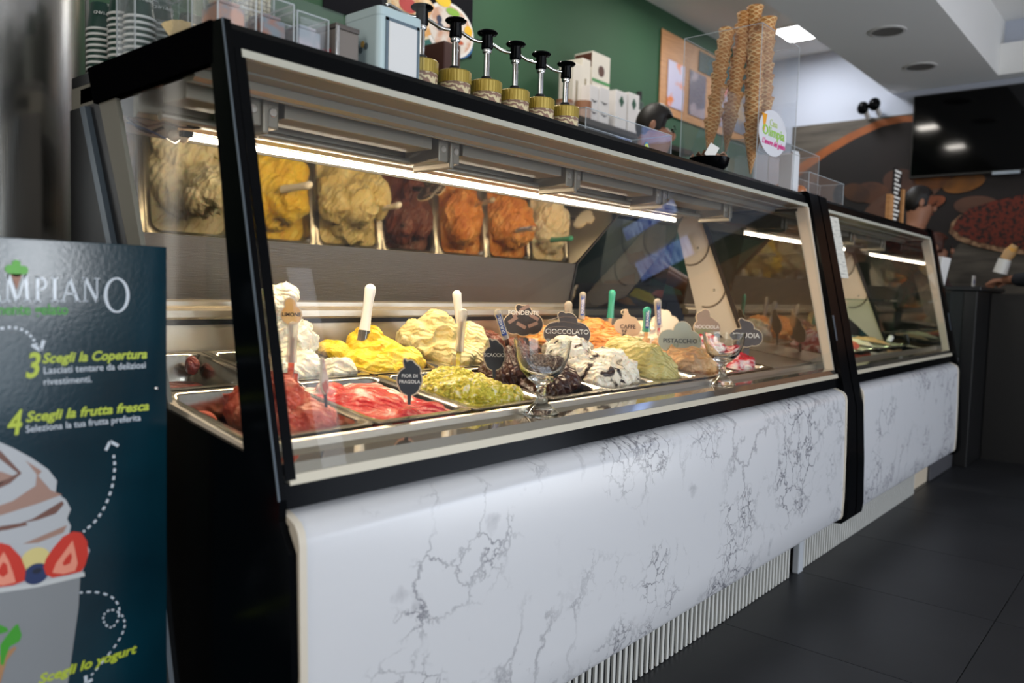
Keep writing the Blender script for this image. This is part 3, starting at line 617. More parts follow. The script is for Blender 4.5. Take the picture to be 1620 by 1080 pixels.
GEL = {  # name: (material, label, blobs, fill, kwargs)
 'F0': ('raspberry', 'red raspberry gelato heaped in the nearest front pan', [(.02, .03, -.015, .06, .075, .05, .3), (.0, -.05, -.025, .05, .06, .035, .9), (.055, .07, -.005, .035, .05, .04, .1), (.05, -.06, -.02, .04, .05, .04, 0), (.02, .0, .01, .035, .05, .035, .5), (-.06, .1, -.045, .03, .02, .02, 0)], -.055, dict(freq=300, fold=.009, seed=1)),
 'F1': ('strawberry', 'flat strawberry ripple gelato with red sauce in the front row', [(-.03, .09, -.012, .05, .03, .018, .3), (.06, -.09, -.018, .035, .03, .02, .3), (.0, -.1, -.018, .03, .025, .018, .3), (-.02, 0, -.008, .07, .06, .012, 0)], -.009, dict(freq=70, fold=.0015, seed=2)),
 'F2': ('pistachio_crumb', 'gelato under yellow green pistachio crumbs in the front row', [(0, .02, -.008, .09, .12, .03, 0), (.0, .03, .004, .06, .07, .03, 0), (.04,-.08,-.005,.05,.04,.02,0)], -.012, dict(freq=160, fold=.004, seed=3, crumb=.006)),
 'F3': ('dark', 'glossy dark chocolate gelato in ridged folds in the front row', [(-.04, .06, 0, .07, .06, .045, .6), (.05, .0, .0, .06, .09, .042, .2), (-.03, -.06, -.005, .06, .06, .038, .9), (.03, .09, .01, .07, .05, .045, 0)], -.03, dict(freq=420, fold=.0055, seed=4, dirn=(.8, -.7, .3))),
 'F4': ('stracc', 'white stracciatella gelato with dark chocolate threads', [(0, .0, .0, .09, .11, .05, 0), (-.03, .06, .03, .06, .06, .05, .5), (.04, -.03, .02, .06, .08, .045, .2), (.02, .08, .035, .06, .05, .04, 1), (-.05, -.06, .0, .04, .05, .04, 0)], -.02, dict(freq=190, fold=.008, seed=5)),
 'F5': ('pistachio', 'olive green pistachio gelato dome behind grey sign', [(.0, -.02, .0, .09, .1, .065, 0), (.0, .05, .02, .08, .07, .06, .4), (-.04, .0, .02, .06, .09, .055, .2)], -.02, dict(freq=140, fold=.004, seed=6)),
 'F6': ('hazel', 'light brown hazelnut gelato in soft swirls', [(.0, .0, .0, .09, .1, .05, 0), (.03, .05, .025, .07, .06, .045, .5), (-.03, -.03, .02, .07, .08, .045, 1.2)], -.02, dict(freq=190, fold=.009, seed=7, dirn=(.5, .8, .4))),
 'F7': ('amarena', 'white gelato with pink cherry ripple at the row end', [(-.03, .03, .0, .07, .08, .05, 0), (-.04, .04, .03, .05, .05, .04, .3), (.05, -.03, -.01, .05, .08, .03, 0), (.0, -.08, -.01, .07, .04, .025, 0)], -.02, dict(freq=170, fold=.007, seed=8)),
 'R0': ('scraps', 'reddish scraps left in almost empty back row pan', [(.08, .1, -.02, .014, .02, .02, 0), (-.04, .08, -.05, .05, .04, .012, .4), (.05, -.07, -.052, .03, .04, .012, 0)], -.058, dict(freq=150, fold=.003, seed=9)),
 'R1': ('milk', 'tall white milk gelato tower in the back row', [(-.01, -.01, -.02, .09, .11, .035, 0), (-.03, -.07, .0, .065, .05, .03, .4), (.02, .03, .03, .05, .06, .06, 0), (.005, .05, .075, .042, .048, .05, .3), (-.01, .05, .12, .036, .036, .038, 0), (-.035, .07, .095, .03, .03, .028, 0), (.01, .035, .145, .026, .026, .02, 0), (.07, -.1, -.005, .035, .035, .03, 0)], -.03, dict(freq=260, fold=.010, seed=10)),
 'R2': ('lemon', 'bright lemon yellow gelato heap in the back row', [(.0, .0, -.015, .09, .11, .035, 0), (.02, .02, .015, .065, .07, .04, .2), (.01, .03, .04, .035, .04, .03, 0), (-.07, .06, .0, .035, .05, .028, 0), (.04, -.06, .0, .06, .05, .035, 0)], -.03, dict(freq=200, fold=.007, seed=11)),
 'R3': ('ivory', 'large smooth ivory cream gelato mound in the back row', [(.0, .0, .0, .1, .13, .045, 0), (-.01, .02, .045, .055, .065, .055, .2), (-.07, .03, .03, .04, .05, .05, .5), (.07, -.01, .03, .045, .07, .05, -.3), (.03, -.09, .0, .04, .03, .035, 0), (.0, .03, .085, .035, .035, .02, 0)], -.01, dict(freq=120, fold=.007, seed=12, dirn=(.4, .6, .7))),
 'R4': ('milkchoc', 'brown milk chocolate gelato in the back row', [(-.04, .05, .0, .06, .07, .045, 0), (.04, .0, -.01, .06, .1, .035, 0), (-.05, .07, .03, .03, .03, .02, 0)], -.03, dict(freq=300, fold=.007, seed=13)),
 'R5': ('caramel', 'orange caramel gelato partly hidden behind the signs', [(.0, .02, .0, .09, .1, .045, 0), (-.04, .06, .03, .05, .05, .04, 0)], -.02, dict(freq=200, fold=.007, seed=14)),
 'R6': ('caramel', 'golden caramel gelato dome behind the stracciatella', [(.0, .0, .005, .1, .11, .055, 0), (.0, .03, .035, .07, .07, .04, .3)], -.015, dict(freq=150, fold=.006, seed=15, dirn=(.3, .8, .6))),
 'R7': ('biscuit', 'pale biscuit cream gelato at the back row end', [(.0, .0, .005, .09, .11, .055, 0), (-.02, -.02, .035, .06, .06, .04, .3)], -.015, dict(freq=160, fold=.006, seed=16)),
}
FLV = dict(F0='raspberry', F1='strawberry ripple', F2='pistachio crumb', F3='dark chocolate', F4='stracciatella', F5='green pistachio', F6='hazelnut', F7='cherry ripple',
           R0='leftover red scraps', R1='tall white milk', R2='lemon yellow', R3='ivory cream', R4='milk chocolate', R5='hidden orange caramel', R6='golden caramel dome', R7='pale biscuit')
def pan_pos(key):
    k = int(key[1]); y = .10+PL/2 if key[0] == 'F' else .10+PL*1.5+.005
    return Vector((PW*(k+.5), y, pan_z(y)))
for key, (mn, lab, blobs, fill, kw) in GEL.items():
    P = pan_pos(key)
    po_ = bpy.data.objects.new('gelato_pan', PANM); COL.objects.link(po_); po_.location = P; po_.rotation_euler = (TILT, 0, 0)
    tag(po_, 'rectangular steel pan holding the %s gelato, %s row' % (FLV[key], 'front' if key[0] == 'F' else 'back'), 'pan', 'steel gelato pans')
    tag(obj('gelato', gelato_mesh('gelato', blobs, fill, **kw), G[mn], loc=P, rot=(TILT, 0, 0)), lab, 'gelato', 'flavours of gelato')
# pistachio sauce pooled lower front strip and steel cover at the far end of both rows
cv = B().box((PW*8+.004, .10, 0), (L1-.03, .70, .006))
tag(obj('cover_plate', B().prismx([(.10, pan_z(.10)), (.70, pan_z(.70)), (.70, pan_z(.7)-.01), (.10, pan_z(.1)-.01)], PW*8+.003, L1-.03), M_steel), 'flat steel cover plate past the last gelato pans', 'plate')
# pans of the second case: shallow trays
for k in range(5):
    o = bpy.data.objects.new('gelato_pan', PANM); COL.objects.link(o); o.location = (X2+.16+.26*k, .3, pan_z(.3)); o.rotation_euler = (TILT, 0, 0)
    tag(o, 'steel pan in the far display case, %s from the dividing post' % ('first', 'second', 'third', 'fourth', 'fifth')[k], 'pan', 'pans in the far case')
    gm = (G['caramel'], G['lemon'], G['raspberry'], G['biscuit'], G['hazel'])[k]
    tag(obj('gelato', gelato_mesh('gelato', [(0, 0, -.02, .08, .1, .03, 0)], -.02, fold=.004, freq=150, seed=30+k, vox=.009), gm, loc=(X2+.16+.26*k, .3, pan_z(.3)), rot=(TILT, 0, 0)),
        ('orange', 'yellow', 'red', 'pale', 'brown')[k]+' gelato low in a pan of the far case', 'gelato', 'gelato in the far case')

# ------------------------------------------------------------------ spatulas and scoops
M_hw = mat('white plastic handle', 'f0ece4', .35)
M_hc = mat('clear amber handle', 'd8cdb8', .1, alpha=.45, coat=.5)
M_hg = mat('translucent green handle', '3fae90', .15, alpha=.75, coat=.5)
M_blue = mat('blue label', '2c4f9a', .4)
M_lab = mat('white lettering', 'f2f2f2', .5)
def spatula(label, base, top, kind, r=.011, textstr=None, blade=.03):
    """base = where it enters the gelato, top = handle end (world)"""
    base, top = Vector(base), Vector(top); d = top-base; Ln = d.length
    t = thing('spatula', label, 'spatula', base); t.rotation_mode = 'QUATERNION'
    z = d.normalized(); x = Vector((.75, -.66, 0)); x = (x-z*x.dot(z)).normalized(); y = z.cross(x)
    t.rotation_quaternion = Matrix((x, y, z)).transposed().to_quaternion()
    m = {'white': M_hw, 'clear': M_hc, 'green': M_hg}[kind]
    h0 = Ln*.38 if kind != 'white' else Ln*.2
    b = B(); prof = []
    for k in range(10): prof.append((r*(1-.16*math.sin(k/9*PI)), h0+k/9*(Ln-h0-r)))
    for k in range(1, 7): prof.append((max(.0006, r*math.cos(k*PI/12)), Ln-r+r*math.sin(k*PI/12)))
    M = Matrix.Diagonal((1.0, .72, 1, 1))
    obj('handle', b.lathe(prof, 16, M), m, t, smooth=True)
    obj('blade', B().prismz([(-.006, -.0012), (.006, -.0012), (.006, .0012), (-.006, .0012)], -blade, h0+.012).box((-.014, -.001, -blade), (.014, .001, blade*.9)), M_chrome, t, bevel=.0008)
    if kind != 'white':
        obj('core', B().box((-.0035, -.002, h0), (.0035, .002, Ln-.03)), mat('brown core', '6d4a38', .5) if not textstr else M_blue, t)
    if textstr:
        obj('label_strip', B().box((-.006, -r*.66, h0+.012), (.006, -r*.60, Ln-.012)), M_blue, t)
        text('lettering', textstr, .011, M_lab, t, (.0035, -r*.68, h0+.018), rot=(PI/2, -PI/2, 0), bold=.0003)
    return t
def sp(label, bpx, tpx, X, Y, kind, **k):
    """Y: depth plane of the spatula"""
    return spatula(label, at(*bpx, 1, Y), at(*tpx, 1, Y-.01), kind, **k)
sp('white handled spatula standing in the lemon yellow gelato', (574, 540), (587, 449), 0, .56, 'white', r=.0135)
sp('white handled spatula behind the ivory gelato mound', (732, 560), (722, 459), 0, .58, 'white', r=.0125)
sp('clear handled spatula leaning in the pistachio crumb pan', (722, 596), (733, 488), 0, .40, 'clear', r=.0115)
sp('clear spatula with blue label beside black scaccio sign', (808, 562), (786, 489), 0, .38, 'clear', r=.0105, textstr='DURAGEL')
sp('clear spatula with blue label behind cioccolato sign', (919, 530), (922, 461), 0, .6, 'clear', r=.0115, textstr='DURAGEL')
sp('round topped clear spatula just above cioccolato sign', (900, 520), (899, 476), 0, .52, 'clear', r=.013)
sp('green handled spatula, plain and taller, left of caffe sign', (963, 530), (969, 458), 0, .62, 'green', r=.013)
sp('short green spatula with blue label above the pistachio gelato', (1021, 548), (1024, 485), 0, .36, 'green', r=.014, textstr='DURAGEL')
sp('clear spatula with blue label right of the short green one', (1043, 545), (1040, 472), 0, .46, 'clear', r=.014, textstr='DURAGEL')
sp('clear spatula with dark core in raspberry pan by the frame post', (459, 612), (464, 508), 0, .33, 'clear', r=.0105)
sp('white handled spatula lying tilted in the far case', (1392, 565), (1411, 531), 0, .28, 'white', r=.014)
# steel serving spoon shafts lying in pans
for (a, b_, Y, lab) in (((462, 600), (480, 618), .38, 'steel spoon shaft between the milk and strawberry pans'), ((742, 520), (764, 534), .62, 'steel spoon resting in the milk chocolate gelato')):
    tag(obj('serving_spoon', B().tube([at(*a, 1, Y), at(*b_, 1, Y-.02)], [.006, .008], 10), M_chrome, smooth=True), lab, 'spoon')

# ------------------------------------------------------------------ flavour signs
M_mdf = mat('pale sign edge', 'd9c3a2', .6); M_slate = mat('black chalk sign', '17171a', .5, var=('24242a', .4, .7), varscale=30)
M_chalk = mat('chalk white', 'dedad2', .7)
def outline(circs, n=72, c=(0, 0)):
    pts = []
    for i in range(n):
        a = 2*PI*i/n; dx, dy = math.cos(a), math.sin(a); best = .002
        for (x, y, r) in circs:
            ox, oy = x-c[0], y-c[1]; bq = dx*ox+dy*oy; disc_ = r*r-(ox*ox+oy*oy-bq*bq)
            if disc_ > 0 and bq+math.sqrt(disc_) > best: best = bq+math.sqrt(disc_)
        pts.append((c[0]+dx*best, c[1]+dy*best))
    return pts
def grow(circs, g): return [(x, y, r+g) for x, y, r in circs]
def sign(label, cpx, Y, hw, circs, face, txt, tmat=M_chalk, stem=True, rz=-38, tsize=.25, stemtop=None, ty=-.15, extra=None, edge=M_mdf):
    """circs in units of half width hw (px)"""
    P = at(*cpx, 1, Y); s = mpp(P)*hw
    t = thing('flavour_sign', label, 'sign', P, (math.radians(-6), 0, math.radians(rz)), 'flavour signs')
    R = Matrix.Rotation(PI/2, 4, 'X')
    cc = [(x*s, y*s, r*s) for x, y, r in circs]
    obj('backing', B().prismz(outline(cc), -.0035, .0, R), edge, t)
    obj('face', B().prismz(outline(grow(cc, -.0022)), .0, .0012, R), face, t)
    if stem:
        obj('stem', B().prismz([(-.17*s, -.75*s), (.17*s, -.75*s), (.1*s, -1.9*s), (-.1*s, -1.9*s)], -.0035, .0005, R), M_slate, t)
    for k, line in enumerate(txt):
        text('lettering', line, tsize*s*2, tmat, t, (0, -.0016, (ty-k*.42)*s), align='CENTER', bold=.0002)
    if extra: extra(t, s, R)
    return t
cloud = [(-.45, -.12, .5), (.45, -.12, .5), (0, -.2, .5), (.05, .38, .38), (-.22, .62, .18), (0, .0, .4)]
twist = [(0, -.1, .62), (.0, -.35, .5), (-.05, .55, .3), (-.12, .95, .2), (.3, .25, .4), (-.4, .0, .5), (.4, -.1, .52)]
tall = [(0, -.1, .95), (0, -.5, .8), (.1, .75, .48), (.3, .5, .55), (-.35, 1.25, .2), (-.25, 1.0, .25), (.05, 1.0, .35)]
def choc_swirls(t, s, R):
    b = B()
    for k in range(4):
        pts = [(-.75*s+u*.16*s*1.0, -.0016, (.42-.2*k)*s+.16*s*math.sin(u*.33+k*.3)) for u in range(10)]
        b.tube(pts, .0011, 4)
    obj('printed_swirl', b, mat('swirl print', '6f605a', .5), t)
def bars(t, s, R):
    b = B()
    for (x, y, a) in ((-.5, .05, -.6), (-.1, -.2, .5), (.45, -.15, -.4), (.05, .62, -.5), (-.3, .35, -.5), (.5, .2, .5)):
        M = Matrix.Translation((x*s, -.0014, y*s)) @ Matrix.Rotation(a, 4, 'Y')
        b.box((-.24*s, -.0005, -.08*s), (.24*s, 0, .08*s), M)
    obj('printed_bars', b, mat('bar print', '8d6f62', .5), t)
def curl(t, s, R):
    b = B(); b.tube([(-.3*s+.14*s*math.cos(a), -.0004, .92*s+.14*s*math.sin(a)) for a in [i*PI/5 for i in range(9)]], .0022, 6)
    obj('curl', b, M_mdf, t, smooth=True)
F_choc = mat('chocolate sign print', '3a302d', .5, var=('4c403b', .4, .7), varscale=22)
F_fond = mat('fondente sign print', '2b2220', .5)
F_caffe = mat('coffee sign print', 'd9b795', .55, var=('3c2418', .60, .66), varscale=26)
F_pist = mat('pistachio sign print', 'a6a897', .55, var=('6f7a52', .6, .7), varscale=24)
F_nocc = mat('hazelnut sign print', '8f7a68', .55, var=('5b7a3a', .5, .7), varscale=14)
F_orange = mat('orange slice sign print', 'dca04c', .55, var=('eac07c', .4, .7), varscale=20)
F_red = mat('red white sign print', 'c9b5a8', .5, var=('a8403c', .48, .54), varscale=28)
sign('tall black chalk sign reading fior di fragola in the strawberry pan', (648, 598), .16, 22, tall, M_slate, ['FIOR DI', 'FRAGOLA'], rz=-40, tsize=.17, ty=.05)
sign('tall black chalk sign reading scaccio in the pistachio crumb pan', (782, 562), .19, 19, tall, M_slate, ['SCACCIO'], rz=-40, tsize=.2, ty=-.1)
sign('sign with chocolate bar print reading fondente', (828, 508), .5, 34, cloud, F_fond, ['FONDENTE'], rz=-42, tsize=.14, ty=.3, extra=bars)
sign('large chocolate swirl sign reading cioccolato', (897, 524), .33, 40, cloud, F_choc, ['CIOCCOLATO'], rz=-45, tsize=.132, ty=-.1, extra=choc_swirls)
sign('coffee cup print sign reading caffe with a curl on top', (993, 516), .44, 24, twist, F_caffe, ['CAFFE'], mat('dark print', '54372a', .6), rz=-42, tsize=.19, extra=curl)
sign('grey green sign reading pistacchio in the pistachio gelato', (1076, 537), .22, 36, [(-.5, -.05, .5), (.45, -.1, .52), (.1, .4, .42), (-.1, -.1, .4), (0, -.25, .4)], F_pist, ['PISTACCHIO'], mat('dark grey print', '3a3a35', .6), rz=-45, tsize=.135)
sign('hazelnut print sign reading nocciola behind the glass cup', (1118, 516), .36, 24, [(0, -.05, .75), (.4, -.1, .55), (-.35, .6, .4), (-.1, .8, .35), (-.4, -.1, .5)], F_nocc, ['NOCCIOLA'], rz=-45, tsize=.16)
sign('black cloud shaped chalk sign beside the last glass cup', (1181, 530), .24, 28, [(-.45, -.12, .5), (.45, -.12, .5), (0, -.2, .5), (.05, .42, .4), (-.3, .8, .18), (0, .0, .4), (-.1, .65, .22)], M_slate, ['ENUOIA'], rz=-45, tsize=.2)
sign('orange slice sign ending in NE beside the black post', (461, 497), .38, 20, [(0, -.05, .85), (-.1, .85, .5), (-.05, .3, .5)], F_orange, ['LIMONE'], mat('dark brown print', '4a3018', .6), rz=-30, tsize=.2)
sign('narrow red and white sign seen edge on in raspberry pan', (514, 602), .17, 22, [(0, -.1, .9), (0, .4, .6), (.0, 1.4, .3), (0, 1.0, .4)], F_red, [], rz=38)
sign('pale cream blossom sign seen behind the blue labelled spatula', (1052, 508), .52, 24, cloud, mat('cream sign', 'e6d9c0', .6), [], rz=-45)

# ------------------------------------------------------------------ glass sundae cups
def glass_mat():
    m = bpy.data.materials.new('thick pressed glass'); m.use_nodes = True; b = m.node_tree.nodes['Principled BSDF']
    b.inputs['Base Color'].default_value = (.97, .99, .98, 1); b.inputs['Roughness'].default_value = .02; b.inputs['Transmission Weight'].default_value = 1; b.inputs['IOR'].default_value = 1.46
    return m
M_thick = glass_mat()
def sundae(label, px, Y, hpx, rimpx):
    P = at(*px, 1, Y); s = mpp(P); P.z = .7365+(Y-.02)*.08; h = hpx*s; R_ = rimpx*s
    prof = [(.002, .0), (R_*.62, .0), (R_*.64, .02*h), (R_*.5, .07*h), (R_*.28, .14*h), (R_*.17, .22*h), (R_*.15, .33*h), (R_*.2, .40*h), (R_*.42, .46*h), (R_*.75, .6*h), (R_*.93, .78*h), (R_, 1.0*h), (R_*.96, 1.0*h), (R_*.88, .78*h), (R_*.68, .61*h), (R_*.35, .5*h), (.002, .475*h)]
    b = B(); b.lathe(prof, 40, cap=False)
    o = obj('sundae_glass', b, M_thick, smooth=True, loc=P)
    return tag(o, label, 'glass cup', 'sundae glasses on the front shelf')
sundae('large clear footed sundae glass in front of chocolate gelato', (855, 655), .058, 117, 46)
sundae('smaller clear footed sundae glass in front of hazelnut gelato', (1142, 605), .058, 82, 33)

ORD = ['topmost', 'second', 'third', 'fourth', 'fifth', 'sixth', 'seventh', 'eighth', 'ninth', 'tenth', 'eleventh', 'twelfth', 'thirteenth', 'fourteenth']
# ------------------------------------------------------------------ objects on the case roof
ZT = 1.3725
# napkin dispensers
nb = thing('napkin_dispenser', 'pale blue metal napkin dispenser full of white napkins', 'napkin dispenser', (.312, .2, ZT))
bh = .118
obj('casing', B().prismz(rrect(0, 0, .104, .105, .012), 0, bh).prismz(rrect(-.001, -.001, .105, .106, .012), bh-.018, bh), mat('pale blue enamel', 'b8ccd0', .35), nb, bevel=.003)
obj('napkins', B().box((.02, -.004, .006), (.088, .0, bh-.024)), mat('white paper napkin', 'dedede', .8), nb, bevel=.004)
fr = B()
for a, b_ in (((.014, -.0025, .0), (.02, 0, bh-.018)), ((.088, -.0025, 0), (.094, 0, bh-.018)), ((.014, -.0025, bh-.024), (.094, 0, bh-.018))): fr.box(a, b_)
obj('opening_frame', fr, mat('blue grey groove', '5f707c', .4), nb)
for (y, z, c) in ((.045, .055, 'c9a45a'), (.06, .052, '55656b'), (.035, .05, '55656b'), (.05, .045, '55656b')):
    obj('printed_logo', B().prismz(ellipse(0, 0, .006, .005, 12), 0, .0006, Matrix.Translation((-.0008, y, z)) @ Matrix.Rotation(-PI/2, 4, 'Y')), mat('logo '+c, c, .5), nb)
n2 = thing('napkin_dispenser', 'small grey dispenser with red lettering beside the pale blue one', 'napkin dispenser', (.237, .225, ZT))
obj('casing', B().box((0, 0, 0), (.05, .085, .062)), mat('warm grey metal', '7d756f', .4, .3), n2, bevel=.003)
obj('lid', B().box((-.001, -.001, .062), (.051, .086, .071)), mat('dark grey lid', '5e5753', .4, .3), n2, bevel=.002)
obj('steel_corner', B().box((-.001, -.003, 0), (.006, .001, .066)), M_chrome, n2, bevel=.001)
text('lettering', 'ttino', .02, mat('red ink', 'b3262c', .5), n2, (-.002, .052, .018), rot=(PI/2, 0, -PI/2), shear=.3, bold=.0006)
# acrylic sheet behind the napkin dispenser
tag(obj('acrylic_screen', B().box((.45, .235, ZT), (.455, .36, ZT+.25)), M_acr), 'upright clear acrylic screen between napkins and pump jars', 'screen')
# pump jars
jx = (.505, .603, .703, .801, .896, .997)
def jarmat():
    m = mat('jar leaf pattern', 'b09a8c', .4)
    nt = m.node_tree; L = nt.links; b = nt.nodes['Principled BSDF']; tc = nt.nodes.new('ShaderNodeTexCoord')
    v = nt.nodes.new('ShaderNodeTexWave'); v.wave_type = 'RINGS'; v.inputs['Scale'].default_value = 34; v.inputs['Distortion'].default_value = 9; v.inputs['Detail'].default_value = 2; v.inputs['Detail Scale'].default_value = 1.5
    L.new(tc.outputs['Object'], v.inputs[0]); r = nt.nodes.new('ShaderNodeValToRGB'); e = r.color_ramp.elements
    e[0].position = .35; e[0].color = (*lin('8e6f60'), 1); e[1].position = .8; e[1].color = (*lin('d9c9a2'), 1); L.new(v.outputs['Fac'], r.inputs[0]); L.new(r.outputs[0], b.inputs['Base Color']); return m
M_jar = jarmat()
def lidmat():
    m = mat('gold ribbed lid', 'a88f3a', .35, .35, spec=.6); return m
M_lid = lidmat()
names = ('first beside the napkin dispenser', 'second from the napkin dispenser', 'third from the napkin dispenser', 'third from the acrylic tray', 'second from the acrylic tray', 'last beside the acrylic tray')
proto = None
for k, x in enumerate(jx):
    P = Vector((x, .3, ZT))
    lab = 'patterned sauce jar with gold lid and black pump, '+names[k]
    if proto is None:
        j = thing('pump_jar', lab, 'jar', P, group='sauce pump jars'); r = .0345
        obj('jar_body', B().lathe([(r*.9, 0), (r, .004), (r, .052), (r*.93, .055)], 32), M_jar, j, smooth=True)
        b = B(); v = []; f = []; n = 72
        for z, rr in ((.052, r*1.03), (.076, r*1.03), (.0785, r*.97)):
            for i in range(n): a = 2*PI*i/n; q = rr*(1+.012*(i % 2)); v.append((q*math.cos(a), q*math.sin(a), z))
        for q in range(2):
            for i in range(n): f.append((q*n+i, q*n+(i+1) % n, (q+1)*n+(i+1) % n, (q+1)*n+i))
        f.append(tuple(2*n+i for i in range(n))); b.add(v, f)
        obj('lid', b, M_lid, j)
        obj('collar', B().lathe([(.018, .0785), (.018, .082), (.013, .084), (.011, .09)], 24), M_blackm, j, smooth=True)
        obj('pump_tube', B().lathe([(.0068, .085), (.0068, .148)], 16), M_chrome, j, smooth=True)
        obj('pump_ring', B().lathe([(.0095, .142), (.0105, .144), (.0105, .150), (.0095, .152)], 20), M_chrome, j, smooth=True)
        obj('pump_head', B().lathe([(.0115, .150), (.0135, .153), (.0125, .178), (.014, .181)], 24), M_black, j, smooth=True)
        obj('pump_knob', B().lathe([(.012, .180), (.021, .1825), (.0235, .186), (.021, .189), (.01, .191), (.001, .1915)], 28), M_black, j, smooth=True)
        sp_ = obj('spout', B().tube([(0, 0, .166), (-.018, .012, .166), (-.03, .02, .169), (-.045, .031, .179), (-.055, .038, .184), (-.061, .042, .181)], .0038, 10), M_chrome, j, smooth=True)
        obj('spout_tip', B().tube([(-.060, .0415, .182), (-.064, .044, .177)], .0046, 8), M_blackm, sp_, smooth=True)
        proto = j
    else: dup(proto, lab, None, P)
# acrylic boxes
def acrylic(name, label, x0, y0, x1, y1, z0, z1, cat='box', lid=False, wedge=0, t=.003, floor_=True):
    o = thing(name, label, cat, (x0, y0, z0)); w, d, h = x1-x0, y1-y0, z1-z0; g = .0008
    obj('pane', B().box((t+g, 0, 0), (w-t-g, t, h)), M_acr, o); obj('pane', B().box((t+g, d-t, 0), (w-t-g, d, h)), M_acr, o)
    obj('pane', B().box((0, 0, 0), (t, d, h)), M_acr, o); obj('pane', B().box((w-t, 0, 0), (w, d, h)), M_acr, o)
    if lid: obj('lid', B().box((0, 0, h+g), (w, d, h+t)), M_acr, o)
    e = B(); q = .0012
    for (x, y) in ((0, 0), (w, 0), (0, d), (w, d)): e.box((x-q, y-q, 0), (x+q, y+q, h))
    for (x, y) in ((0, 0), (0, d)): e.box((0, y-q, h-q), (w, y+q, h+q))
    for x in (0, w): e.box((x-q, 0, h-q), (x+q, d, h+q))
    obj('edges', e, M_acredge, o)
    return o
tr = acrylic('acrylic_tray', 'low clear acrylic tray with round sticker beside the jars', 1.06, .28, 1.5, .42, ZT, 1.462, 'tray')
P = Vector((.30, -.001, .03))
obj('sticker', B().prismz(ellipse(0, 0, .014, .018, 24), 0, .0005, Matrix.Translation(P) @ Matrix.Rotation(PI/2, 4, 'X')), mat('blue sticker', '3f86b8', .5), tr)
obj('sticker_face', B().prismz(ellipse(0, 0, .011, .014, 24), .0005, .001, Matrix.Translation(P) @ Matrix.Rotation(PI/2, 4, 'X')), mat('sticker green', 'c9d36a', .5), tr)
# cone box
bx = acrylic('cone_box', 'tall clear acrylic box holding stacks of wafer cones', 1.925, .20, 2.25, .485, ZT, 1.89, 'box')
dv = B().box((.004, .14, .0), (.32, .143, .33)); obj('divider', dv, M_acr, bx)
st = thing('shop_sticker', 'oval white shop sticker with green and pink lettering on the cone box', 'sticker', (2.048, .199, 1.55))
obj('disc', B().prismz(ellipse(0, 0, .118, .077, 36), 0, .0006, Matrix.Rotation(PI/2, 4, 'X')), mat('sticker white', 'e8e8ee', .4, alpha=.93), st)
text('lettering', 'Casa', .034, mat('light green ink', 'c4d77a', .5), st, (.0, -.0016, .022), align='CENTER')
text('lettering', 'Olimpia', .046, mat('green ink', '9bd03c', .5), st, (.005, -.0016, -.012), align='CENTER', bold=.0006, sx=1.3)
text('lettering', "L'amore del gelato", .026, mat('pink ink', 'e0218a', .5), st, (.01, -.0016, -.042), align='CENTER', shear=.3, bold=.0004)
obj('cone_mark', B().prismz([(-.02, .02), (.02, .02), (.0, -.04)], .0008, .0014, Matrix.Translation((-.075, 0, .035)) @ Matrix.Rotation(PI/2, 4, 'X')), mat('orange ink', 'f0a21e', .5), st)
def waffle():
    m = mat('waffle biscuit', 'b9773a', .6); nt = m.node_tree; L = nt.links; b = nt.nodes['Principled BSDF']; N = nt.nodes.new
    tc = N('ShaderNodeTexCoord'); sx = N('ShaderNodeSeparateXYZ'); L.new(tc.outputs['Object'], sx.inputs[0])
    at2 = N('ShaderNodeMath'); at2.operation = 'ARCTAN2'; L.new(sx.outputs['Y'], at2.inputs[0]); L.new(sx.outputs['X'], at2.inputs[1])
    outs = []
    for sg in (1, -1):
        k = N('ShaderNodeMath'); k.operation = 'MULTIPLY'; k.inputs[1].default_value = 5; L.new(at2.outputs[0], k.inputs[0])
        z = N('ShaderNodeMath'); z.operation = 'MULTIPLY_ADD'; z.inputs[1].default_value = 420*sg; L.new(sx.outputs['Z'], z.inputs[0]); L.new(k.outputs[0], z.inputs[2])
        sn = N('ShaderNodeMath'); sn.operation = 'SINE'; L.new(z.outputs[0], sn.inputs[0]); outs.append(sn)
    mx = N('ShaderNodeMath'); mx.operation = 'MAXIMUM'; L.new(outs[0].outputs[0], mx.inputs[0]); L.new(outs[1].outputs[0], mx.inputs[1])
    n = N('ShaderNodeTexNoise'); n.inputs['Scale'].default_value = 20; L.new(tc.outputs['Object'], n.inputs[0])
    ad = N('ShaderNodeMath'); ad.operation = 'MULTIPLY_ADD'; ad.inputs[1].default_value = 1.2; L.new(n.outputs['Fac'], ad.inputs[0]); L.new(mx.outputs[0], ad.inputs[2])
    r = N('ShaderNodeValToRGB'); e = r.color_ramp.elements; e[0].position = .75; e[0].color = (*lin('c08040'), 1); e[1].position = 1; e[1].color = (*lin('efc88e'), 1)
    sc_ = N('ShaderNodeMath'); sc_.operation = 'MULTIPLY'; sc_.inputs[1].default_value = .6; L.new(ad.outputs[0], sc_.inputs[0])
    L.new(sc_.outputs[0], r.inputs[0]); L.new(r.outputs[0], b.inputs['Base Color'])
    bp = N('ShaderNodeBump'); bp.inputs['Strength'].default_value = .7; bp.inputs['Distance'].default_value = .002; L.new(mx.outputs[0], bp.inputs['Height']); L.new(bp.outputs[0], b.inputs['Normal']); return m
M_waf = waffle()
cb = B(); n = 20
cb.lathe([(.003, 0), (.0262, .118), (.0262, .119), (.0315, .136), (.030, .137), (.0235, .120), (.003, .012)], n, cap=False)
CONE = cb.mesh('wafer_cone'); CONE.materials.append(M_waf); CONE.polygons.foreach_set('use_smooth', [True]*len(CONE.polygons))
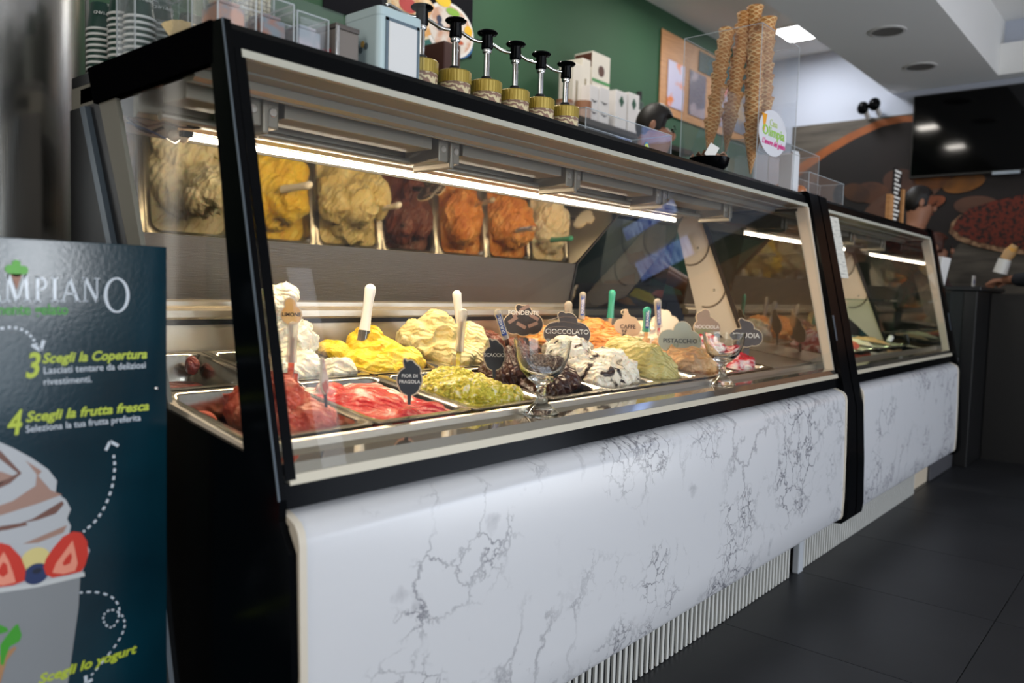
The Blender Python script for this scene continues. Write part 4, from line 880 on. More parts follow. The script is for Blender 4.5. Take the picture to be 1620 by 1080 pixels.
stacks = [((1120, 247), (1149, 48), 1.975, 9, 'leftmost stack, leaning right'), ((1148, 240), (1183, 26), 1.985, 10, 'second stack from the left, tallest'), ((1187, 275), (1198, 55), 2.01, 10, 'middle stack behind the box corner'),
          ((1208, 215), (1212, 30), 2.12, 8, 'stack right of the box corner'), ((1216, 235), (1232, 36), 2.16, 9, 'second stack from the right'), ((1222, 240), (1246, 50), 2.2, 9, 'rightmost stack in the box')]
ys = (.44, .40, .26, .30, .36, .31)
for k, (bp_, tp_, X, cnt, lab) in enumerate(stacks):
    y = ys[k]
    # base and top points in the plane of constant depth y
    P0 = at(*bp_, 1, y); P1 = at(*tp_, 1, y)
    cl = lambda p: Vector((min(max(p.x, 1.955), 2.22), y, p.z))
    P0, P1 = cl(P0), cl(P1); P0.z = max(P0.z, ZT+.003)
    d = (P1-P0); step = (d.length-.136)/(cnt-1); q = d.to_track_quat('Z', 'Y')
    for i in range(cnt):
        o = bpy.data.objects.new('wafer_cone', CONE); COL.objects.link(o); o.location = P0+d.normalized()*step*i; o.rotation_mode = 'QUATERNION'
        o.rotation_quaternion = q @ Euler((random.uniform(-.03, .03), random.uniform(-.03, .03), random.uniform(0, 6))).to_quaternion()
        pos = 'top' if i == cnt-1 else ('bottom' if i == 0 else 'nested')
        tag(o, (('topmost wafer cone, ' if i == cnt-1 else ORD[cnt-1-i]+' wafer cone from the top, ') if i else 'lowest wafer cone, ')+lab, 'cone', 'wafer cones in the '+lab)
# bowl with wrapped sweets
bw = thing('bowl', 'small black bowl on the case roof beside the cone box', 'bowl', (1.70, .255, ZT))
obj('shell', B().lathe([(.03, 0), (.035, .002), (.058, .025), (.0635, .048), (.061, .048), (.054, .026), (.03, .006), (.001, .005)], 36, cap=False), M_black, bw, smooth=True)
M_wrap = mat('brown paper wrapper', 'a8846c', .6, var=('7c5a48', .4, .7), varscale=30)
rnd = random.Random(4)
for k in range(9):
    a = k*2.4; rr = .035*math.sqrt(k/9); b = B(); b.ball((0, 0, 0), (.018, .011, .009), 8, 6)
    for sx in (-1, 1): b.add([(sx*.015, -.003, 0), (sx*.015, .003, 0), (sx*.032, .012, .004), (sx*.032, -.012, -.004), (sx*.03, 0, .012)], [(0, 1, 2, 3), (0, 1, 4), (1, 2, 4), (3, 0, 4)])
    tag(obj('wrapped_sweet', b, M_wrap, loc=(1.70+rr*math.cos(a), .255+rr*math.sin(a), ZT+.043+.006*(k % 3)), rot=(rnd.uniform(-.5, .5), rnd.uniform(-.5, .5), a)), 'brown wrapped sweet heaped in the small black bowl', 'sweet', 'brown wrapped sweets in the bowl')
tag(obj('price_card', B().box((-.016, -.001, -.02), (.016, 0, .02)), M_white, loc=(1.655, .225, ZT+.062), rot=(0, .5, -.8)), 'tiny white folded card leaning on the black bowl', 'card')
# packets and boxes right of the cones
acrylic('acrylic_box', 'large clear acrylic box behind the paper bag', 2.33, .33, 2.86, .5, ZT, 1.60, 'box', lid=True)
acrylic('acrylic_tray', 'low clear acrylic tray at the end of the case roof', 2.46, .22, 2.86, .32, ZT, 1.475, 'tray')
pb = thing('paper_bag', 'white paper bag of pastries beside the cone box', 'bag', (2.30, .225, ZT))
obj('bag_body', B().prismz([(0, 0), (.07, 0), (.07, .05), (0, .05)], 0, .15).add([(0, 0, .15), (.07, 0, .15), (.08, .01, .17), (.01, .01, .165)], [(0, 1, 2, 3)]), mat('white paper', 'd9dadd', .8), pb, bevel=.003)
tag(obj('pastry', B().ball((0, 0, 0), (.035, .03, .025)).ball((.02, .01, .012), (.02, .02, .015)), mat('glazed pastry', 'b06a3c', .4, var=('e8c8b4', .5, .6), varscale=30), smooth=True, loc=(2.44, .25, ZT+.027)), 'brown and white wrapped pastry in front of low acrylic tray', 'pastry')
# menu holder on the second case
mh = thing('menu_card', 'tall narrow black menu card with white writing in a wooden holder', 'menu', (0, 0, 0))
mx0, mz0, mz1 = 3.72, ZT, 1.665
MY = .26
obj('card', B().box((mx0, MY, mz0), (mx0+.15, MY+.004, mz1)), M_blackm, mh)
for k in range(12):
    obj('chalk_line', B().box((mx0+.02, MY-.002, mz1-.02-.022*k), (mx0+.13-.02*(k % 3), MY-.0005, mz1-.008-.022*k)), M_chalk, mh)
obj('holder', B().box((mx0-.07, MY-.01, mz0), (mx0-.005, MY+.01, mz0+.15)), M_wood, mh); obj('holder', B().box((mx0+.155, MY-.01, mz0), (mx0+.19, MY+.02, mz0+.2)), M_wood, mh)
obj('base', B().box((mx0-.2, MY-.02, mz0), (mx0+.19, MY+.05, mz0+.02)), M_blackm, mh)

# left group: paper cups, wafers, pearl container
M_cup = mat('dark green paper cup', '11382f', .35); M_cuprim = mat('white cup rim', 'd8dcda', .4)
cupb = B().lathe([(.0255, 0), (.0185, .052), (.017, .053), (.001, .053)], 28, cap=False).mesh('paper_cup'); cupb.materials.append(M_cup); cupb.polygons.foreach_set('use_smooth', [True]*len(cupb.polygons))
rimb = B().lathe([(.0255, -.001), (.0272, .0), (.0272, .003), (.0255, .004)], 28, cap=False).mesh('rim'); rimb.materials.append(M_cuprim); rimb.polygons.foreach_set('use_smooth', [True]*len(rimb.polygons))
CS = [(.035, .69, 9, 'tall stack nearest the steel column'), (.095, .70, 13, 'back stack second from the column'), (.155, .71, 14, 'back stack third from the column'), (.215, .70, 12, 'back stack farthest from the column'), (.018, .49, 7, 'front stack inside the clear box'), (-.012+.035, .565, 9, 'stack behind the clear box, against the column'), (.075, .535, 8, 'stack beside the wafers'), (.135, .52, 6, 'stack behind the wafers'), (.10, .585, 9, 'rear stack, half hidden'), (.165, .585, 8, 'stack beside the pearl container')]
for (x, y, cnt, lab) in CS:
    for i in range(cnt):
        c = bpy.data.objects.new('paper_cup', cupb); COL.objects.link(c); c.location = (x, y, ZT+.002+.0105*i); c.rotation_euler = (0, 0, random.uniform(0, 6))
        tag(c, ('topmost green paper cup, ' if i == cnt-1 else ORD[cnt-1-i]+' green paper cup from top, ')+lab, 'cup', 'upturned paper cups, '+lab)
        rr = bpy.data.objects.new('rim', rimb); COL.objects.link(rr); rr.parent = c
        if i == cnt-1:
            c.rotation_euler = (0, 0, 0)
            # rotated half a turn because the cup stands upside down
            for li, ch in enumerate('CAMPIANO'):
                a = math.radians(-95-12*li+42); R_ = .0215
                text('lettering', ch, .0085, M_cuprim, c, (R_*1.08*math.cos(a), R_*1.08*math.sin(a), .034), rot=(PI/2+.13, PI, a+PI/2), align='CENTER')
acrylic('clear_box', 'clear acrylic box around the paper cups beside the steel column', -.02+.012, .45, .085, .52, ZT, 1.49, 'box')
acrylic('topping_container', 'clear container filled with pale cereal pearls', .115, .36, .20, .45, ZT, 1.56, 'container')
M_pearl = mat('cereal pearls', 'c9bd98', .5, bump=(260, .9))
pm_ = B().ball((0, 0, 0), .0042, 8, 6).mesh('cereal_pearl'); pm_.materials.append(mat('pearl skin', 'cfc3a0', .45)); pm_.polygons.foreach_set('use_smooth', [True]*len(pm_.polygons))
pearls = B(); rnd = random.Random(3)
for z in range(17):
    for i in range(9):
        pearls.ball((.1225+i*.0087+rnd.uniform(-.001, .001), .3665+rnd.uniform(-.001, .001), ZT+.008+z*.0082), .0046, 6, 4)
    for i in range(9):
        pearls.ball((.1215+rnd.uniform(-.001, .001), .368+i*.0087, ZT+.008+z*.0082), .0046, 6, 4)
pearls.box((.127, .372, ZT+.004), (.193, .444, ZT+.14))
o = obj('cereal_pearls', pearls, mat('pearl skin', 'cfc3a0', .45), smooth=True); tag(o, 'pale round cereal pearls heaped inside the clear container', 'cereal'); o['kind'] = 'stuff'
for k in range(9):
    b = B(); v = []; R1 = .05; n = 9
    for i in range(n):
        a = math.radians(-30+60*i/(n-1)); v.append((R1*math.sin(a)*1.1, -.0, R1*math.cos(a)+.001*(i % 2)))
    v.append((0, 0, 0)); vv = v+[(x, y+.002, z) for x, y, z in v]; m_ = n+1
    f = [tuple(range(m_)), tuple(range(2*m_-1, m_-1, -1))]+[(i, i+m_, (i+1) % m_+m_, (i+1) % m_) for i in range(m_)]
    b.add(vv, f)
    tag(obj('fan_wafer', b, mat('pale wafer', 'e0c896', .6, bump=(200, .5)), loc=(.045+.004*k, .40+.0035*k, ZT+.004+.001*k), rot=(.25, 0, -.9)), 'pale fan shaped wafer, '+(ORD[k].replace('topmost', 'first'))+' from the left in the row before the cups', 'wafer', 'fan wafers in front of the cups')
# stepped clear containers
acrylic('clear_container', 'clear plastic bin right behind the black corner, emptier', .02, .23, .085, .31, ZT, 1.455, 'container')
acrylic('clear_container', 'clear plastic bin in the middle before small grey dispenser', .095, .23, .155, .31, ZT, 1.450, 'container')
acrylic('clear_container', 'clear plastic bin against the small grey dispenser', .165, .235, .228, .315, ZT, 1.445, 'container')
for (x, c, lab) in ((.03, 'c08a70', 'pink'), (.105, 'a8684c', 'orange'), (.175, 'a39aa0', 'grey')):
    tag(obj('sugar_sachets', B().box((x, .245, ZT+.003), (x+.045, .3, ZT+.05)).box((x+.004, .25, ZT+.052), (x+.04, .295, ZT+.058)), mat('sachet '+c, c, .6, var=('7e8890', .45, .6), varscale=25), bevel=.004), lab+' paper sachets stacked inside one clear plastic bin', 'sachets')
sh = thing('acrylic_shelf', 'clear acrylic shelf with edges spanning above the bins', 'shelf', (.03, .33, ZT))
obj('board', B().box((0, 0, .098), (.30, .13, .101)), M_acr, sh); obj('front_lip', B().box((0, -.0032, .09), (.30, -.0002, .13)), M_acr, sh)
for x in (0, .297): obj('leg', B().box((x, .0, 0), (x+.003, .13, .0975)), M_acr, sh)
# wooden block behind
tag(obj('wood_block', B().box((.212, .42, ZT), (.232, .47, ZT+.17)), M_wood, bevel=.002), 'light wooden upright block beside the pearl container', 'block')

# ------------------------------------------------------------------ back shelf boxes
shf = tag(obj('back_shelf', B().box((1.7, 1.62, 1.90), (4.15, YB-.005, 1.93)), mat('dark shelf', '2c231e', .6)), 'long dark shelf on the green wall behind the jars', 'shelf')
M_teab = mat('cream carton', 'd9d2c6', .6); M_white2 = mat('white carton', 'e0dcda', .6); M_brown = mat('brown print', '4f2a1e', .5); M_tgreen = mat('green print', '3f8a4c', .5)
def carton(label, px0, px1, Y, d, tiltz=0, zb=1.931, m=M_teab, deco=None):
    a = at(*px0, 1, Y); b_ = at(*px1, 1, Y); w = b_.x-a.x; h = a.z-zb
    t = thing('carton', label, 'carton', (a.x, Y, zb), (0, tiltz, 0)); obj('box', B().box((0, 0, 0), (w, d, h)), m, t, bevel=.003)
    if deco == 'choc':
        obj('print', B().box((.001, -.0012, h*.62), (w-.001, -.0006, h*.66)), M_tgreen, t); obj('print', B().prismz(ellipse(w*.5, h*.78, w*.17, h*.07), 0, .0015, Matrix.Rotation(PI/2, 4, 'X')), M_brown, t)
        obj('print', B().box((-.0012, .005, h*.8), (-.0006, d-.005, h*.98)), M_brown, t)
    if deco == 'script':
        obj('print', B().box((w*.3, -.0012, h*.12), (w*.5, -.0006, h*.7)), mat('olive print', '8a7f66', .6), t); obj('print', B().box((-.0012, d*.3, h*.15), (-.0006, d*.6, h*.75)), mat('olive print', '8a7f66', .6), t)
    if deco == 'clover':
        for (x, z) in ((.4, .75), (.6, .75), (.5, .82), (.5, .68)): obj('print', B().prismz(ellipse(w*x, h*z, w*.1, h*.06, 10), 0, .0015, Matrix.Rotation(PI/2, 4, 'X')), mat('dark green print', '35604c', .5), t)
    if deco == 'bow':
        for z in (.3, .62): obj('print', B().prismz([(w*.15, h*z), (w*.5, h*(z-.08)), (w*.85, h*z), (w*.5, h*(z-.03))], 0, .0015, Matrix.Rotation(PI/2, 4, 'X')), mat('dark bow print', '2c2624', .5), t)
    return t
carton('tall cream carton with olive script, leftmost of the upright boxes', (908, 98), (922, 98), 1.72, .1, deco='script')
carton('slim cream carton second from left among the boxes', (922, 91), (935, 91), 1.74, .12, deco='script')
carton('tallest white carton with brown drink picture and green mark', (938, 80), (966, 88), 1.78, .13, deco='choc')
carton('small white carton with dark bow, left of the pair', (934, 133), (948, 136), 1.66, .08, m=M_white2, deco='bow')
carton('small white carton with dark bow, right of the pair', (949, 136), (965, 140), 1.66, .08, m=M_white2, deco='bow')
carton('white carton with green clover, left of the two', (975, 141), (993, 141), 1.68, .12, m=M_white2, deco='clover')
carton('white carton with green clover, right of the two', (995, 145), (1012, 150), 1.68, .12, m=M_white2, deco='clover')
q = at(1010, 172, 1, 1.7); q2 = at(1040, 172, 1, 1.7)
tag(obj('white_appliance', B().box((q.x, 1.7, 1.931), (q2.x-.02, 1.95, q.z)), M_white, bevel=.01), 'low white appliance next to the clover cartons', 'appliance')
bt = at(1028, 152, 1, 1.8)
b0 = thing('bottle', 'small dark capped bottle standing on white appliance', 'bottle', (min(bt.x, q2.x-.06), 1.8, q.z))
hh = max(.05, bt.z-q.z)
obj('glass_body', B().lathe([(.03, 0), (.03, hh*.5), (.014, hh*.62), (.014, hh*.7)], 16), mat('bottle glass', '46524e', .15), b0, smooth=True)
obj('cap', B().lathe([(.018, hh*.68), (.018, hh)], 16), M_blackm, b0, smooth=True)
for k, (px, py) in enumerate(((888, 160), (918, 162))):
    a = at(px, py, 1, 1.68)
    jt = thing('glass_jar', ('brown topped glass jar, left one, before the upright cartons', 'brown topped glass jar, right one, before the upright cartons')[k], 'jar', (a.x, 1.66-.0, 1.931))
    obj('jar_body', B().lathe([(.045, 0), (.045, .05)], 20), mat('jar contents', 'b99c8c', .4), jt, smooth=True); obj('lid', B().lathe([(.047, .05), (.047, max(.065, a.z-1.931))], 20), mat('copper lid', '9a6a4c', .4), jt, smooth=True)
# dark back counter behind the staff
bc = thing('back_counter', 'dark service counter below the green wall behind the case', 'counter', (0, 0, 0))
obj('carcass', B().box((1.0, 1.62, 0), (5.3, YB-.002, .95)), mat('dark cabinet', '24221f', .5), bc); obj('worktop', B().box((.98, 1.58, .951), (5.32, YB-.002, .985)), mat('steel worktop', '5c5a55', .3, .7), bc)
for k in range(6): obj('door', B().box((1.02+.71*k, 1.605, .1), (1.70+.71*k, 1.619, .93)), mat('cabinet door', '2c2926', .45), bc, bevel=.004)

# ------------------------------------------------------------------ steel column
col = thing('steel_column', 'tall brushed steel column at the left edge behind the poster board', 'column', (-.145, .992, 0))
obj('shaft', B().lathe([(.25, 0), (.25, 2.98)], 96), mat('column steel', 'b4b2ae', .24, 1, bump=(30, .08), stretch=(8, 8, .3)), col, smooth=True)
obj('seam', B().box((.236, -.085, 0), (.243, -.08, 2.98)), M_grey, col)
# ------------------------------------------------------------------ poster board (standee)
YS = .25
sd = thing('poster_board', 'dark teal gelato poster board standing before the case end', 'poster board', (0, YS, 0))
def pp(px, py, d=0):
    q = at(px, py, 1, YS); return (q.x, q.z)
sx0, sx1, szt = -.62, -.050, 1.039
def tealmat():
    m = mat('teal printed board', '04222e', .15, var=('053240', .35, .75), varscale=5, bump=(160, .06)); return m
M_teal = tealmat()
obj('board', B().box((sx0, 0, .06), (sx1, .012, szt)), M_teal, sd, bevel=.001)
for x in (sx0+.05, sx1-.02): obj('foot', B().box((x-.04, -.02, 0), (x, .15, .06)), M_bluegrey, sd)
def sp_poly(name, pts, m, d=.0008, par=None):
    b = B(); n = len(pts); v = [(x, -d, z) for x, z in pts]+[(x, -.0001, z) for x, z in pts]
    b.add(v, [tuple(range(n)), tuple(range(2*n-1, n-1, -1))]+[(i, i+n, (i+1) % n+n, (i+1) % n) for i in range(n)])
    return obj(name, b, m, par or sd)
M_pw = mat('white print', 'c9d3de', .35, coat=.3); M_pg = mat('green print a', '3c9a2c', .4); M_py = mat('lime print', 'b4c638', .4)
# serif letters
def stroke(b, x0, y0, x1, y1, w):
    d = Vector((x1-x0, y1-y0)); nn = Vector((-d.y, d.x)).normalized()*w/2
    b.add([(x0-nn.x, -.0008, y0-nn.y), (x1-nn.x, -.0008, y1-nn.y), (x1+nn.x, -.0008, y1+nn.y), (x0+nn.x, -.0008, y0+nn.y)], [(0, 1, 2, 3)])
def serif(b, x, y, w=.26): stroke(b, x-w/2, y, x+w/2, y, .055)
def letter(ch):
    b = B(); T, t = .15, .07
    if ch == 'M': stroke(b, .08, 0, .12, 1, t); stroke(b, .12, 1, .48, 0, T); stroke(b, .48, 0, .86, 1, t); stroke(b, .86, 1, .92, 0, T); serif(b, .08, .02); serif(b, .92, .02, .3); serif(b, .1, .98, .2); serif(b, .9, .98, .2); w = 1.05
    elif ch == 'P':
        stroke(b, .15, 0, .15, 1, T); serif(b, .15, .02, .32); w = .66
        pr = None
        for i in range(13):
            a = PI/2-PI*i/12; q = (.25+.27*math.cos(a), .72+.24*math.sin(a))
            if pr: stroke(b, pr[0], pr[1], q[0], q[1], t+.07*math.sin(PI*i/12))
            pr = q
        stroke(b, .08, .97, .27, .97, .06); stroke(b, .15, .48, .27, .48, .05)
    elif ch == 'I': stroke(b, .15, 0, .15, 1, T); serif(b, .15, .02, .32); serif(b, .15, .98, .32); w = .36
    elif ch == 'A': stroke(b, .08, 0, .42, 1, t); stroke(b, .4, 1, .78, 0, T); stroke(b, .2, .34, .66, .34, .06); serif(b, .08, .02, .26); serif(b, .78, .02, .3); w = .92
    elif ch == 'N': stroke(b, .1, 0, .1, 1, t); stroke(b, .1, 1, .72, 0, T); stroke(b, .72, 0, .72, 1, t); serif(b, .1, .02); serif(b, .72, .98); serif(b, .06, .98, .18); w = .84
    elif ch in 'OC':
        n = 36; v = []; f = []; rx, rz = (.5, .66) if ch == 'O' else (.42, .5)
        rng = range(n+1) if ch == 'O' else range(4, n-3)
        idx = 0
        for i in rng:
            a = 2*PI*i/n; k = .085+.05*abs(math.cos(a)); cx_, cz_ = rx, (.34 if ch == 'O' else .5)
            v += [(cx_+rx*math.cos(a), -.0008, cz_+rz*math.sin(a)), (cx_+(rx-k)*math.cos(a), -.0008, cz_+(rz-k*.8)*math.sin(a))]
            if idx: f.append((2*idx-2, 2*idx-1, 2*idx+1, 2*idx))
            idx += 1
        b.add(v, f); w = 1.05
    return b, w
ah = pp(0, 436)[1]-pp(0, 476)[1]
def put(ch, px, pyb, hpx, sx=1):
    b, w = letter(ch); x, z = pp(px, pyb); h = pp(px, pyb-hpx)[1]-z
    obj('lettering', b, M_pw, sd, loc=(x, 0, z)).scale = (h*sx*1.0, 1, h)
for ch, px, hh_, sx in (('M', 8, 44, .78), ('P', 54, 40, .8), ('I', 81, 39, .85), ('A', 96, 38, .85), ('N', 131, 38, .78)): put(ch, px, 477, hh_, sx)
put('O', 164, 481, 43, .93)
for ch, px in (('A', -32), ('C', -74)): put(ch, px, 478, 44, .8)
# cone emblem over the M
x, z = pp(26, 458); u = pp(27, 458)[0]-x
sp_poly('cone_print', [(x-u*9, z+u*28), (x+u*9, z+u*28), (x, z)], mat('cone print', '9a6a54', .4), .0012)
sp_poly('green_scoop_print', outline([(x, z+u*34, u*11), (x-u*10, z+u*36, u*8), (x+u*11, z+u*35, u*8), (x, z+u*46, u*7)], 40, (x, z+u*34)), mat('fresh green print', '5cae3c', .4), .0012)
def ptext(s, px, py, size_px, m, shear=0, bold=0, sx=1, rot=0, w_px=None):
    x, z = pp(px, py); h = size_px*.00098
    o = text('lettering', s, h*1.38, m, sd, (x, -.0008, z), rot=(PI/2, -rot, 0), shear=shear, bold=bold*h, sx=sx, ext=.0002)
    if w_px:
        xs_ = [v.co.x for v in o.data.vertices]; w = (max(xs_)-min(xs_)); W_ = pp(px+w_px, py)[0]-x
        o.scale = (W_/max(w, 1e-4), 1, 1)
    return o
ptext('cremosamente gelato', -97, 498, 15, M_pg, 0, .03, w_px=204)
ptext('3', 38, 597, 35, M_py, .2, .03, w_px=24)
ptext('Scegli la Copertura', 66, 574, 14, M_py, .25, .04, w_px=166)
ptext('Lasciati tentare da deliziosi', 68, 591, 10, M_pw, 0, .01, w_px=161)
ptext('rivestimenti.', 68, 609, 10, M_pw, 0, .01, w_px=76)
ptext('4', 10, 688, 34, M_py, .2, .03, w_px=24)
ptext('Scegli la frutta fresca', 40, 667, 14, M_py, .25, .04, w_px=195, rot=.0)
ptext('Seleziona la tua frutta preferita', 40, 684, 10, M_pw, 0, .01, w_px=182)
ptext('Scegli lo yogurt', 60, 1082, 14, M_py, .25, .04, w_px=156)
# dotted arrows
def dots(pts, w_px, gap=2, m=M_pw, L_=None):
    b = B()
    for i in range(0, len(pts)-1, gap):
        (x0, z0), (x1, z1) = pp(*pts[i]), pp(*pts[i+1]); stroke(b, x0, z0, x1, z1, w_px*.0009)
    return obj('dotted_arrow', b, m, sd)
def curve_pts(ctrl, n):
    out = []
    P_ = [ctrl[0]]+list(ctrl)+[ctrl[-1]]
    for k in range(1, len(P_)-2):
        for i in range(n):
            t = i/n; p0, p1, p2, p3 = P_[k-1], P_[k], P_[k+1], P_[k+2]
            out.append(tuple(.5*((2*p1[j])+(-p0[j]+p2[j])*t+(2*p0[j]-5*p1[j]+4*p2[j]-p3[j])*t*t+(-p0[j]+3*p1[j]-3*p2[j]+p3[j])*t**3) for j in (0, 1)))
    return out
dots(curve_pts([(-60, 560), (-30, 535), (0, 520), (22, 518), (40, 524), (52, 536), (58, 548)], 4), 4)
dots(curve_pts([(131, 841), (152, 822), (168, 795), (178, 765), (181, 735), (178, 712)], 5), 4)
dots(curve_pts([(126, 937), (150, 936), (175, 943), (188, 960), (186, 980), (176, 992), (165, 985), (164, 972), (176, 964), (192, 972), (197, 988), (190, 1008), (175, 1030), (155, 1055), (142, 1070)], 4), 3)
for q in (((50, 545), (64, 554), (69, 538)), ((167, 712), (174, 698), (187, 705)), ((135, 1068), (136, 1080), (146, 1074))):
    b = B()
    for i in (0, 1): (x0, z0), (x1, z1) = pp(*q[i]), pp(*q[i+1]); stroke(b, x0, z0, x1, z1, .0045)
    obj('arrow_head', b, M_pw, sd)
# big ice cream cup picture
cupx = (-120, 0)
M_pc = mat('cup print', '85898e', .4)
sp_poly('cup_print', [pp(-150, 922), pp(-60, 935), (pp(0, 934)), pp(60, 924), pp(127, 907), pp(124, 960), pp(106, 1090), pp(104, 1150), pp(-150, 1150)], M_pc, .0006)
sp_poly('cup_rim_print', [pp(-150, 925), pp(-60, 938), pp(0, 937), pp(60, 928), pp(134, 911), pp(133, 904), pp(60, 921), pp(0, 930), pp(-60, 931), pp(-150, 918)], mat('cup rim print', 'c6cacc', .4), .0009)
M_sw = mat('soft white ice cream print', 'b4b8be', .4); M_swb = mat('chocolate ripple print', '6f4a40', .4); M_swm = mat('soft brown print', '9f7d70', .4)
sp_poly('ice_cream_print', [pp(-150, 925)]+[pp(*q) for q in ((-120, 760), (-60, 710), (-10, 695), (20, 708), (50, 724), (76, 742), (90, 760), (88, 778), (104, 790), (112, 805), (106, 820), (112, 832), (108, 850), (134, 855), (142, 870), (128, 910), (60, 925), (0, 932))], M_sw, .0004)
for pts, m in (([(0, 712), (34, 748), (16, 764), (-30, 785), (-30, 775), (10, 758), (28, 748), (-10, 718)], M_swb), ([(0, 815), (60, 796), (98, 782), (80, 775), (60, 752), (66, 745), (40, 728), (58, 750), (56, 768), (20, 792), (-20, 806)], M_swm),
               ([(52, 820), (98, 792), (101, 797), (88, 812), (60, 822), (30, 828)], M_swb), ([(0, 832), (40, 826), (44, 830), (10, 838), (-20, 842)], M_swb), ([(36, 860), (106, 830), (100, 842), (60, 858)], M_swm), ([(-40, 765), (0, 745), (20, 752), (-20, 778)], M_swm)):
    sp_poly('ripple_print', [pp(*q) for q in pts], m, .0007)
x, z = pp(55, 885); sp_poly('banana_print', ellipse(*pp(56, 884), .018, .016, 24), mat('banana print', 'd6c886', .4), .0010)
sp_poly('blueberry_print', ellipse(*pp(57, 907), .0155, .0145, 24), mat('blueberry print', '1c2f5c', .4), .0014); sp_poly('blueberry_eye_print', ellipse(*pp(58, 902), .006, .004, 12), mat('blueberry dark', '0d1730', .4), .0016)
M_straw = mat('strawberry print', 'c8301f', .4); M_si = mat('strawberry flesh print', 'e8937c', .4)
def straw(pts, inn, inn2):
    sp_poly('strawberry_print', [pp(*q) for q in pts], M_straw, .0018); sp_poly('strawberry_core_print', [pp(*q) for q in inn], M_si, .0021); sp_poly('strawberry_heart_print', [pp(*q) for q in inn2], M_straw, .0024)
straw([(68, 896), (73, 882), (85, 865), (100, 848), (116, 840), (128, 842), (137, 855), (139, 875), (134, 893), (128, 903), (105, 909), (82, 913), (72, 908)], [(82, 905), (88, 890), (104, 868), (114, 854), (118, 870), (122, 890), (118, 902), (100, 907)], [(98, 890), (103, 882), (111, 873), (113, 880), (110, 890), (100, 894)])
straw([(-40, 920), (-38, 890), (-20, 866), (0, 858), (15, 862), (32, 880), (40, 900), (38, 918), (20, 925), (-20, 930)], [(-20, 925), (-10, 895), (5, 872), (12, 884), (20, 905), (24, 920), (5, 925)], [(-6, 905), (4, 888), (10, 892), (12, 905), (4, 912)])
M_leaf = mat('leaf print', '3f9a2c', .4)
sp_poly('leaf_print', [pp(*q) for q in ((0, 1020), (8, 1008), (22, 990), (28, 986), (34, 1004), (30, 1014), (15, 1022), (8, 1040), (5, 1052), (0, 1050))], M_leaf, .0012)
sp_poly('leaf_print', [pp(*q) for q in ((-40, 990), (-10, 984), (10, 992), (13, 998), (0, 1002), (-30, 1006))], M_leaf, .0012)
sp_poly('cone_print', [pp(*q) for q in ((-20, 1040), (5, 1035), (22, 1022), (26, 1024), (10, 1045), (0, 1080), (-20, 1120))], mat('wafer print', 'a9805c', .4), .0011)
obj('screw', B().ball((pp(247, 614)[0], -.001, pp(247, 614)[1]), (.003, .002, .003), 10, 6), M_chrome, sd, smooth=True)

# ------------------------------------------------------------------ far counter, customers and staff
fc = thing('black_counter', 'black cash counter beyond the end of the far display case', 'counter', (0, 0, 0))
M_dk = mat('black laminate', '0d0d0f', .45)
obj('carcass', B().box((4.72, .03, 0), (5.5, .22, 1.06)), M_dk, fc, bevel=.004); obj('return', B().box((5.12, -1.6, 0), (5.9, .025, 1.05)), M_dk, fc); obj('worktop', B().box((4.70, .01, 1.061), (5.5, .24, 1.085)), mat('dark worktop', '1b1c20', .3), fc, bevel=.004)
gd = thing('pastry_display', 'small glass pastry display between far case and black counter', 'display case', (4.16, .1, 0))
M_gg = sheet_glass('greenish glass', (.75, .9, .84), 1.4, .05)
obj('base', B().box((0, 0, 0), (.53, .42, .66)), mat('grey base', '4a4a4e', .5), gd, bevel=.004)
obj('glass', B().box((.0, .0, .661), (.53, .004, 1.07)), M_gg, gd); obj('glass', B().box((.0, .005, 1.071), (.53, .42, 1.075)), M_gg, gd); obj('glass', B().box((.0, .005, .87), (.53, .4, .875)), M_gg, gd)
obj('back', B().box((0, .41, .661), (.53, .42, 1.07)), mat('teal back', '4a6660', .4), gd)
obj('lamp', B().tube([(.05, .35, 1.05), (.48, .35, 1.05)], .008, 8), mat('pastry lamp', 'ffffff', .5, emit=('eafff2', 5)), gd)
for k in range(4):
    tag(obj('pastry', B().ball((0, 0, 0), (.05, .04, .03)), mat('golden pastry', 'c98f4c', .5, var=('f0d9a8', .45, .6), varscale=20), smooth=True, loc=(4.24+.1*k, .26, .907)), 'golden pastry on the shelf of the small glass display', 'pastry', 'pastries on the glass shelf')
q = at(1510, 450, 1, .22)
bk = thing('paper_cup_box', 'white tapered paper box on top of small glass display', 'box', (4.33, .2, 1.078))
obj('box', B().add([(-.07, -.06, 0), (.07, -.06, 0), (.07, .06, 0), (-.07, .06, 0), (-.1, -.08, .16), (.1, -.08, .16), (.1, .08, .16), (-.1, .08, .16)], [(0, 3, 2, 1), (4, 5, 6, 7), (0, 1, 5, 4), (1, 2, 6, 5), (2, 3, 7, 6), (3, 0, 4, 7)]), M_white, bk, bevel=.004)
tag(obj('terminal', B().box((-.08, -.05, 0), (.1, .05, .02)).box((-.02, -.04, .02), (.06, .03, .05)), mat('dark terminal', '2a1c1e', .4), loc=(4.54, .2, 1.078), bevel=.005), 'dark card terminal lying beside the white paper box', 'terminal')
b0 = thing('bottle', 'green topped dark bottle behind the white paper box', 'bottle', (4.6, .32, 1.078))
obj('glass_body', B().lathe([(.03, 0), (.032, .1), (.014, .15), (.013, .19)], 16), mat('dark bottle', '3a1424', .3), b0, smooth=True); obj('cap', B().lathe([(.016, .17), (.016, .22)], 14), mat('green cap', '1d5a2a', .4), b0, smooth=True)
ca = thing('card_stand', 'small white card with blue mark on the black counter', 'card', (4.98, .1, 1.086))
obj('card', B().box((-.04, 0, 0), (.04, .004, .07)), M_white, ca); obj('print', B().box((-.015, -.001, .02), (.015, -.0003, .045)), M_blue, ca)

